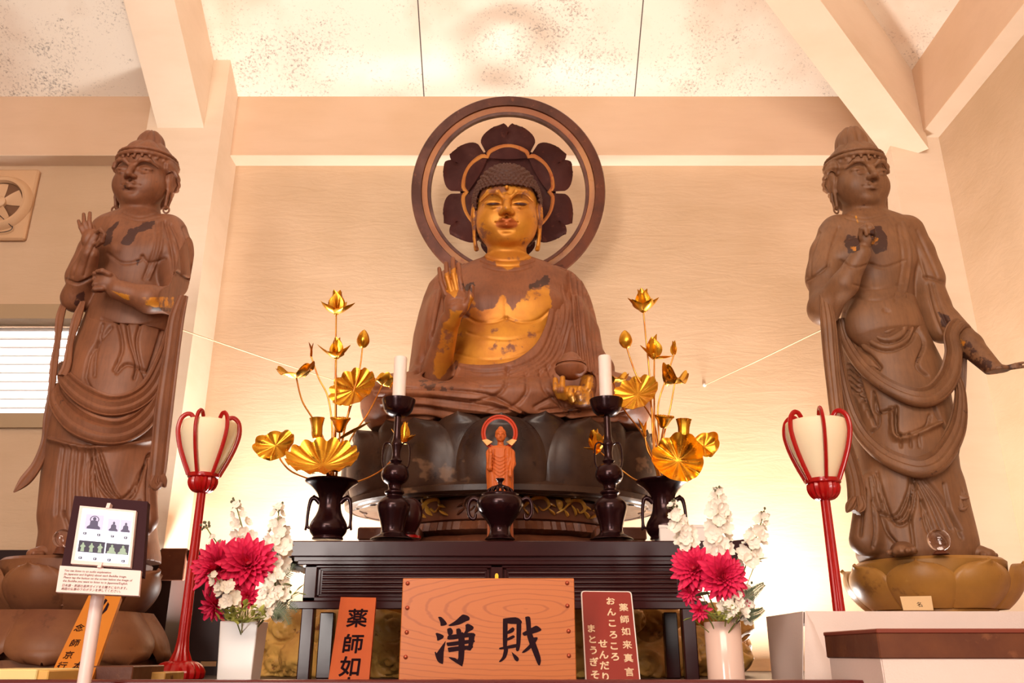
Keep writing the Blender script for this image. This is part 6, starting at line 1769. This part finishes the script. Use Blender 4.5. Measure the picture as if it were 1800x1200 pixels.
for s_, t_ in ((.115,.515),(.385,.505),(.65,.50),(.905,.495),(.10,.045),(.375,.045),(.645,.045),(.91,.045)):
    srect(b, s_-.032,s_+.032,t_-.022,t_+.022); spoly(b2, [(s_-.012,t_-.012),(s_+.014,t_),(s_-.012,t_+.012)])
b.build('play_buttons', m_dk, scr, False); b2.build('play_marks', M['screen'], scr, False)
b = MB(); p0_ = P(172,1048,KD); xk = p0_.x
b.lathe([(.0145,0.012),(.0145,zat(1030,KD+.03))], 24, (P(172,1048,KD+.03).x, KD+.03, 0)); b.build('pole', M['pinkwhite'], ks_)
b = MB(); b.lathe([(0,0),(.17,0),(.17,.008),(.165,.012),(0,.014)], 40, (P(172,1048,KD+.03).x, KD+.03, 0)); b.build('base', M['pinkwhite'], ks_)
# ---------------------------------------------------------------- pedestals of the standing figures
def lotus(root, cx, cy, z0, z1, R, mat, n, down=False, a0=0., seedmat=None):
    for k in range(n):
        ang = a0+2*PI*k/n
        def pt(u, v):
            t = (u-.5)*2; vv = 1-v if down else v
            wv = PI/n*1.12*(1-max(0,(v-.40)/.60)**2.6)**.5*(.88+.12*min(1,v/.4))
            if down: r = R*(.80+.22*math.sin(min(1,v)*PI*.55)**1.0-.07*t*t+(.02 if v < .95 else .03))+.008*math.exp(-((v-.9)/.06)**2)
            else: r = R*(.70+.30*math.sin((.05+.60*v)*PI)**.8-.09*t*t+.06*max(0,(v-.9)/.1)*(1-t*t))
            a = ang+t*wv; rr = r+.006*math.exp(-((abs(t)-.9)/.06)**2)
            return (cx+rr*math.sin(a), cy-rr*math.cos(a), z0+(z1-z0)*vv)
        b = MB(); b.grid(pt, 18, 18, .016)
        b.fix = True; b.build('petal', mat, root, auto=60)
RR = 149*S(1636,1000,3.6)*.98
for (px, lab, m1, big) in ((1636,'right',M['lotus_gilt'],0),(133,'left',M['lotus_wood'],1)):
    cx = P(px,1020,3.6).x; d = 3.6
    zt1 = zat(983 if not big else 989,3.28); zp1 = zat(976,3.35); zb1 = zat(1068,3.35) if not big else zat(1079,3.35)
    t = thing('lotus_pedestal', 'gilt brown lotus pedestal under the right standing statue, on white cloth' if lab == 'right' else 'brown wooden double lotus pedestal under the left standing statue', 'pedestal', (cx,d,zb1))
    b = MB(); b.lathe([(0,zp1),(RR*.80,zp1),(RR*.84,zp1-.012),(RR*.80,zb1+.03),(RR*.62,zb1)], 48, (cx,d,0)); b.build('seed_pod', m1, t)
    lotus(t, cx, d, zb1, zt1, RR, m1, 8, False, .22 if lab == 'right' else -.05)
    if not big:
        b = MB(); b.lathe([(RR*.62,zb1+.01),(RR*.66,zb1-.002),(RR*.66,zb1-.03),(0,zb1-.03)], 48, (cx,d,0)); b.build('foot', m1, t)
        zst = zb1-.03
    else:
        zb2 = zat(1162,3.35)
        lotus(t, cx, d, zb2, zb1+.005, RR*1.08, m1, 8, True, .3)
        b = MB(); b.lathe([(RR*.7,zb1+.01),(RR*.82,zb1-.01),(RR*.95,zb2+.02),(RR*.9,zb2),(0,zb2)], 48, (cx,d,0)); b.build('core', m1, t)
        b = MB(); b.lathe([(0,zb2-.03),(RR*1.06,zb2-.03),(RR*1.06,zb2+.004),(0,zb2+.004)], 8, (cx,d,0), a0=PI/8, a1=2*PI+PI/8); b.build('base_plate', m1, t, False)
        zst = zb2-.03
    if lab == 'right':
        st_r = thing('statue_stand', 'stand covered in white cloth below the right lotus pedestal', 'stand', (cx,d,DZ))
        b = MB(); b.box((cx-RR*1.02,3.22,DZ),(WR-.02,4.1,zst-.004)); b.build('stand_body', M['lacquer_dull'], st_r, False)
        b = MB(); b.box((cx-RR*1.04,3.2,zst-.05),(WR-.015,4.12,zst), bev=.004); b.build('cover_cloth', M['cloth'], st_r, False)
        cd = thing('paper_card', 'small beige paper card leaning against the right lotus pedestal', 'card', tuple(P(1612,1072,3.2)))
        Mc, a_, b_ = quadframe(P(1588,1072,3.225), P(1640,1072,3.225), P(1583,1048,3.255)); b = MB(); slab(b, Mc, panel_poly(Mc, [(1588,1072),(1641,1072),(1637,1047),(1582,1048)]), -.002, 0); co_ = b.build('card_sheet', M['paper'], cd, False)
        b = MB(); x_, y_ = onpanel(Mc,1616,1062); glyphs(b, '名', .022, Mc @ Matrix.Translation((x_,y_,.0003)), -.0006, .0002); b.build('mark', M['ink'], co_, False)
    else:
        st_l = thing('statue_stand', 'low dark plank stand below the left double lotus pedestal', 'stand', (cx,d,DZ))
        b = MB(); b.box((cx-RR*1.1,3.12,DZ),(cx+RR*1.1,4.1,zst-.002), bev=.004); b.build('stand_body', M['tier_brown'], st_l, False)
# crystal balls
for px, py, r_px, d, lab in ((110,946,16,3.19,'clear crystal ball by the feet of the left statue, half behind the black board'),(1650,949,19,3.22,'clear crystal ball at the feet of the right standing statue')):
    d = 3.31; c = P(px,py,d); t = thing('crystal_ball', lab, 'crystal ball', (c.x,d,zat(976,3.35)), 'crystal balls'); R = r_px*S(px,py,d)
    b = MB(); b.ball(c, R, 32, 20); b.build('ball', M['glass'], t)
    b = MB(); zf = zat(976,3.35); b.lathe([(R*.75,zf),(R*.6,zf+.01),(R*.42,c.z-R*.93),(R*.2,c.z-R*.99),(0,c.z-R)], 20, (c.x,d,0), cap=False); b.build('ring_stand', M['halo_brown'], t)
# ---------------------------------------------------------------- cloth table and front table on the right
cd_ = .0
xa = .852; yf, yb_ = 2.60, 2.98; zt2 = .116+E; xe = WR-.05
ct = thing('cloth_table', 'table draped in white cloth at the right, before the gilt lotus pedestal', 'table', (1.8,2.8,DZ))
b = MB(); b.box((xa+.02,yf+.02,zt2-.03),(xe,yb_-.02,zt2-.004)); b.build('table_top', M['pale_wood'], ct, False)
for lx in (xa+.04,xe-.06):
    for ly in (yf+.04,yb_-.06):
        b = MB(); b.box((lx,ly,DZ),(lx+.035,ly+.035,zt2-.03)); b.build('leg', M['pale_wood'], ct, False)
cl = MB()
cl.grid(lambda u,v: (xa+(xe-xa)*u, yf+(yb_-yf)*v, zt2+.003*math.sin(u*31)*math.sin(v*9)*.4), 40, 10, .003)
hL = .30
cl.grid(lambda u,v: (xa-.004-.012*v*math.sin(u*7)-.028*v*u, yf+(yb_-yf)*(1-u), zt2-hL*v), 16, 10, .003)
def frontskirt(u, v):
    x = xa+(xe-xa)*u; dep = hL*(.62+.0*u) if False else .30
    corner = math.exp(-u*9)
    return (x-.015*corner*v, yf-.004-.014*v*(1+math.sin(u*46+3*v))*.5-.05*v*corner, zt2-dep*v*(1-.55*0))
cl.grid(lambda u,v: frontskirt(u,v), 90, 12, .003)
# hanging corner ear
e0 = Vector((xa,yf,zt2)); 
cl.grid(lambda u,v: (xa-.004-.035*v*(1-u)+.13*u*v, yf-.012-.045*v*math.sin(PI*min(1,u+.15)), zt2-(.24-.03*u)*v), 10, 14, .003)
o = cl.build('table_cloth', M['cloth'], None, auto=60); o['label'] = 'white cotton cloth draped over the right table with a hanging folded corner'; o['category'] = 'tablecloth'; o.name = 'table_cloth'
xa3, yf3, yb3 = .809, 2.0, 2.34; z1 = .053+E; z0 = -.010+E
ft = thing('front_table', 'dark brown wooden table edge above a pink cloth in the right foreground', 'table', (1.7,2.2,0))
b = MB(); b.box((xa3,yf3,z0),(2.6,yb3,z1-.008), bev=.003); b.build('table_top', M['rail_wood'] if 'rail_wood' in M else M['tier_brown'], ft, False)
b = MB(); b.box((xa3-.001,yf3-.003,z1-.010),(2.6,yb3+.002,z1), bev=.002); b.build('top_edge', M['tablet'] if False else plain('reddish worn table edge', (128,58,42), .4), ft, False)
for lx in (xa3+.05,2.5):
    for ly in (yf3+.05,yb3-.09):
        b = MB(); b.box((lx,ly,0),(lx+.04,ly+.04,z0)); b.build('leg', M['tier_brown'], ft, False)
b = MB()
b.grid(lambda u,v: (xa3+.006+(2.59-xa3)*u, yf3+.008-.008*v*(1+math.sin(u*30)), z0-.30*v), 60, 8, .003)
b.grid(lambda u,v: (xa3+.006-.008*v*math.sin(u*5), yf3+.008+(yb3-yf3-.02)*(1-u), z0-.30*v), 12, 8, .003)
o = b.build('cloth_skirt', M['cloth'], ft, auto=60)
# ---------------------------------------------------------------- black side table behind the left figure
sd = 4.22
stb = thing('side_table', 'black lacquer side table behind the left standing statue', 'table', (P(180,1000,sd).x,sd,DZ))
xl, xr_ = P(-150,970,sd).x, P(388,970,sd).x; zs = zat(966,sd)
b = MB(); b.box((xl,sd,zat(986,sd)),(P(362,970,sd).x,4.66,zs), bev=.004); b.build('table_top', M['lacquer_dull'], stb, False)
b = MB(); b.box((P(284,970,sd).x,sd-.015,zat(1020,sd)),(P(330,970,sd).x,sd+.01,zs+.006), bev=.004); b.build('end_block', M['tier_brown'], stb, False)
for a0, a1 in ((252,292),(-100,-60)):
    b = MB(); b.box((P(a0,1080,sd).x,sd+.01,DZ),(P(a1,1080,sd).x,sd+.40,zat(986,sd))); b.build('leg', M['lacquer_dull'], stb, False)
b = MB(); b.box((P(-60,1080,sd).x,sd+.36,DZ),(P(252,1080,sd).x,sd+.38,zat(986,sd))); b.build('back_panel', M['lacquer_dull'], stb, False)
sp_ = thing('folding_screen', 'black wooden panel on short feet behind the left red lantern', 'screen', (P(350,1100,4.1).x,4.12,DZ))
b = MB(); b.box((P(326,1080,4.1).x,4.1,zat(1162,4.1)),(P(400,1080,4.1).x,4.16,zat(966,4.1)), bev=.003); b.build('panel', M['lacquer_dull'], sp_, False)
for px in (333,381):
    b = MB(); b.box((P(px,1170,4.1).x,4.09,DZ),(P(px+10,1170,4.1).x,4.17,zat(1162,4.1))); b.build('foot', M['lacquer_dull'], sp_, False)
b = MB(); b.box((P(326,1180,4.1).x,4.13,DZ),(P(400,1180,4.1).x,4.15,zat(1171,4.1))); b.build('bottom_rail', M['lacquer_dull'], sp_, False)
# little boxes along the left rail
t = thing('cream_box', 'cream coloured box at the lower left corner on the platform', 'box', tuple(P(30,1196,2.55)))
b = MB(); z9 = zat(1176,2.55); b.box((P(-60,1190,2.55).x,2.55,DZ),(P(63,1190,2.55).x,2.8,z9), bev=.003); b.build('box_body', plain('cream box', (246,222,150), .6), t, False)
b = MB(); b.box((P(63,1190,2.56).x,2.56,DZ),(P(84,1190,2.56).x,2.79,z9-.003), bev=.003); b.build('end_piece', M['pale_wood'], t, False)
t = thing('wooden_block', 'brown wooden block on the platform right of the white screen stand', 'block', tuple(P(195,1196,2.8)))
b = MB(); b.box((P(158,1190,2.8).x,2.8,DZ),(P(232,1190,2.8).x,3.05,zat(1170,2.8)), bev=.003); b.build('block_body', M['tier_brown'], t, False)
t = thing('wooden_block', 'carved flat brown block beside the foot of the left red lantern', 'block', tuple(P(260,1196,2.95)))
b = MB(); b.box((P(233,1190,2.95).x,2.95,DZ),(P(290,1190,2.95).x,3.12,zat(1181,2.95)), bev=.003); b.build('block_body', M['rock'], t, False)
# ---------------------------------------------------------------- cords that steady the standing figures
for p_, q_2, lab in (((318,579,3.70),(590,669,WB),'thin pale cord from the left standing statue to the back wall'),((1449,577,3.70),(1238,677,WB),'thin pale cord from the right standing statue to the back wall')):
    a, e = P(*p_), P(*q_2); t = thing('support_cord', lab, 'cord', tuple(e), 'statue support cords')
    b = MB(); b.tube([a, a.lerp(e,.5)-Vector((0,0,.004)), e], .0034, 8); b.build('cord', M['string'], t)
    b = MB(); b.ball(e-Vector((0,.006,0)), (.012,.010,.012), 12, 8); b.build('wall_hook', M['white'], t)
# ---------------------------------------------------------------- ventilation fan
fd = WB-.005; fc = P(8,362,fd)
fx = lambda px, py: P(px, py, fd)
t = thing('wall_fan', 'beige ventilation fan on the back wall at the left edge', 'fan', tuple(fc))
hw_ = (fx(60,362).x-fc.x); hh_ = (fx(60,297).z-fx(60,420).z)/2
b = MB(); b.box((fc.x-hw_,fd-.035,fc.z-hh_),(fc.x+hw_,fd+.004,fc.z+hh_), bev=.012); b.build('mounting_plate', M['fan'], t, False)
Mf = Matrix.Translation((fc.x,fd-.035,fc.z)) @ Matrix.Rotation(PI/2,4,'X')
b = MB(); R = hw_*.92; b.lathe([(R*1.12,.0),(R*1.05,.03),(R*.96,.045),(R*.86,.04),(R*.82,.01)], 48, M=Mf, cap=False); b.build('orifice_ring', M['fan'], t)
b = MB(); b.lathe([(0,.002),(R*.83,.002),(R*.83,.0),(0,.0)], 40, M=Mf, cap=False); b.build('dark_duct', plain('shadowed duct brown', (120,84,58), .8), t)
for k in range(4):
    a0 = 2*PI*k/4+.25
    def pt(u, v):
        r = R*(.2+.58*v); a = a0+(u-.5)*(1.05-.25*v)
        return (r*math.cos(a), r*math.sin(a), .014+.02*(u-.5))
    b = MB(); b.grid(pt, 10, 8, .003, Mf); b.build('blade', M['fan'], t)
b = MB(); b.lathe([(R*.22,.005),(R*.22,.03),(R*.15,.04),(0,.042)], 24, M=Mf); b.build('hub', M['fan'], t)
b = MB(); b.tube([fx(-40,372)-Vector((0,.07,0)), fx(2,380)-Vector((0,.07,0)), fx(30,406)-Vector((0,.06,0))], .003, 6); b.tube(smooth_path([fx(31,405)-Vector((0,.06,0)), fx(28,411)-Vector((0,.06,0)), fx(16,415)-Vector((0,.06,0)), fx(-10,416)-Vector((0,.06,0))],4), .003, 6); b.build('pull_wire', M['chain'], t)
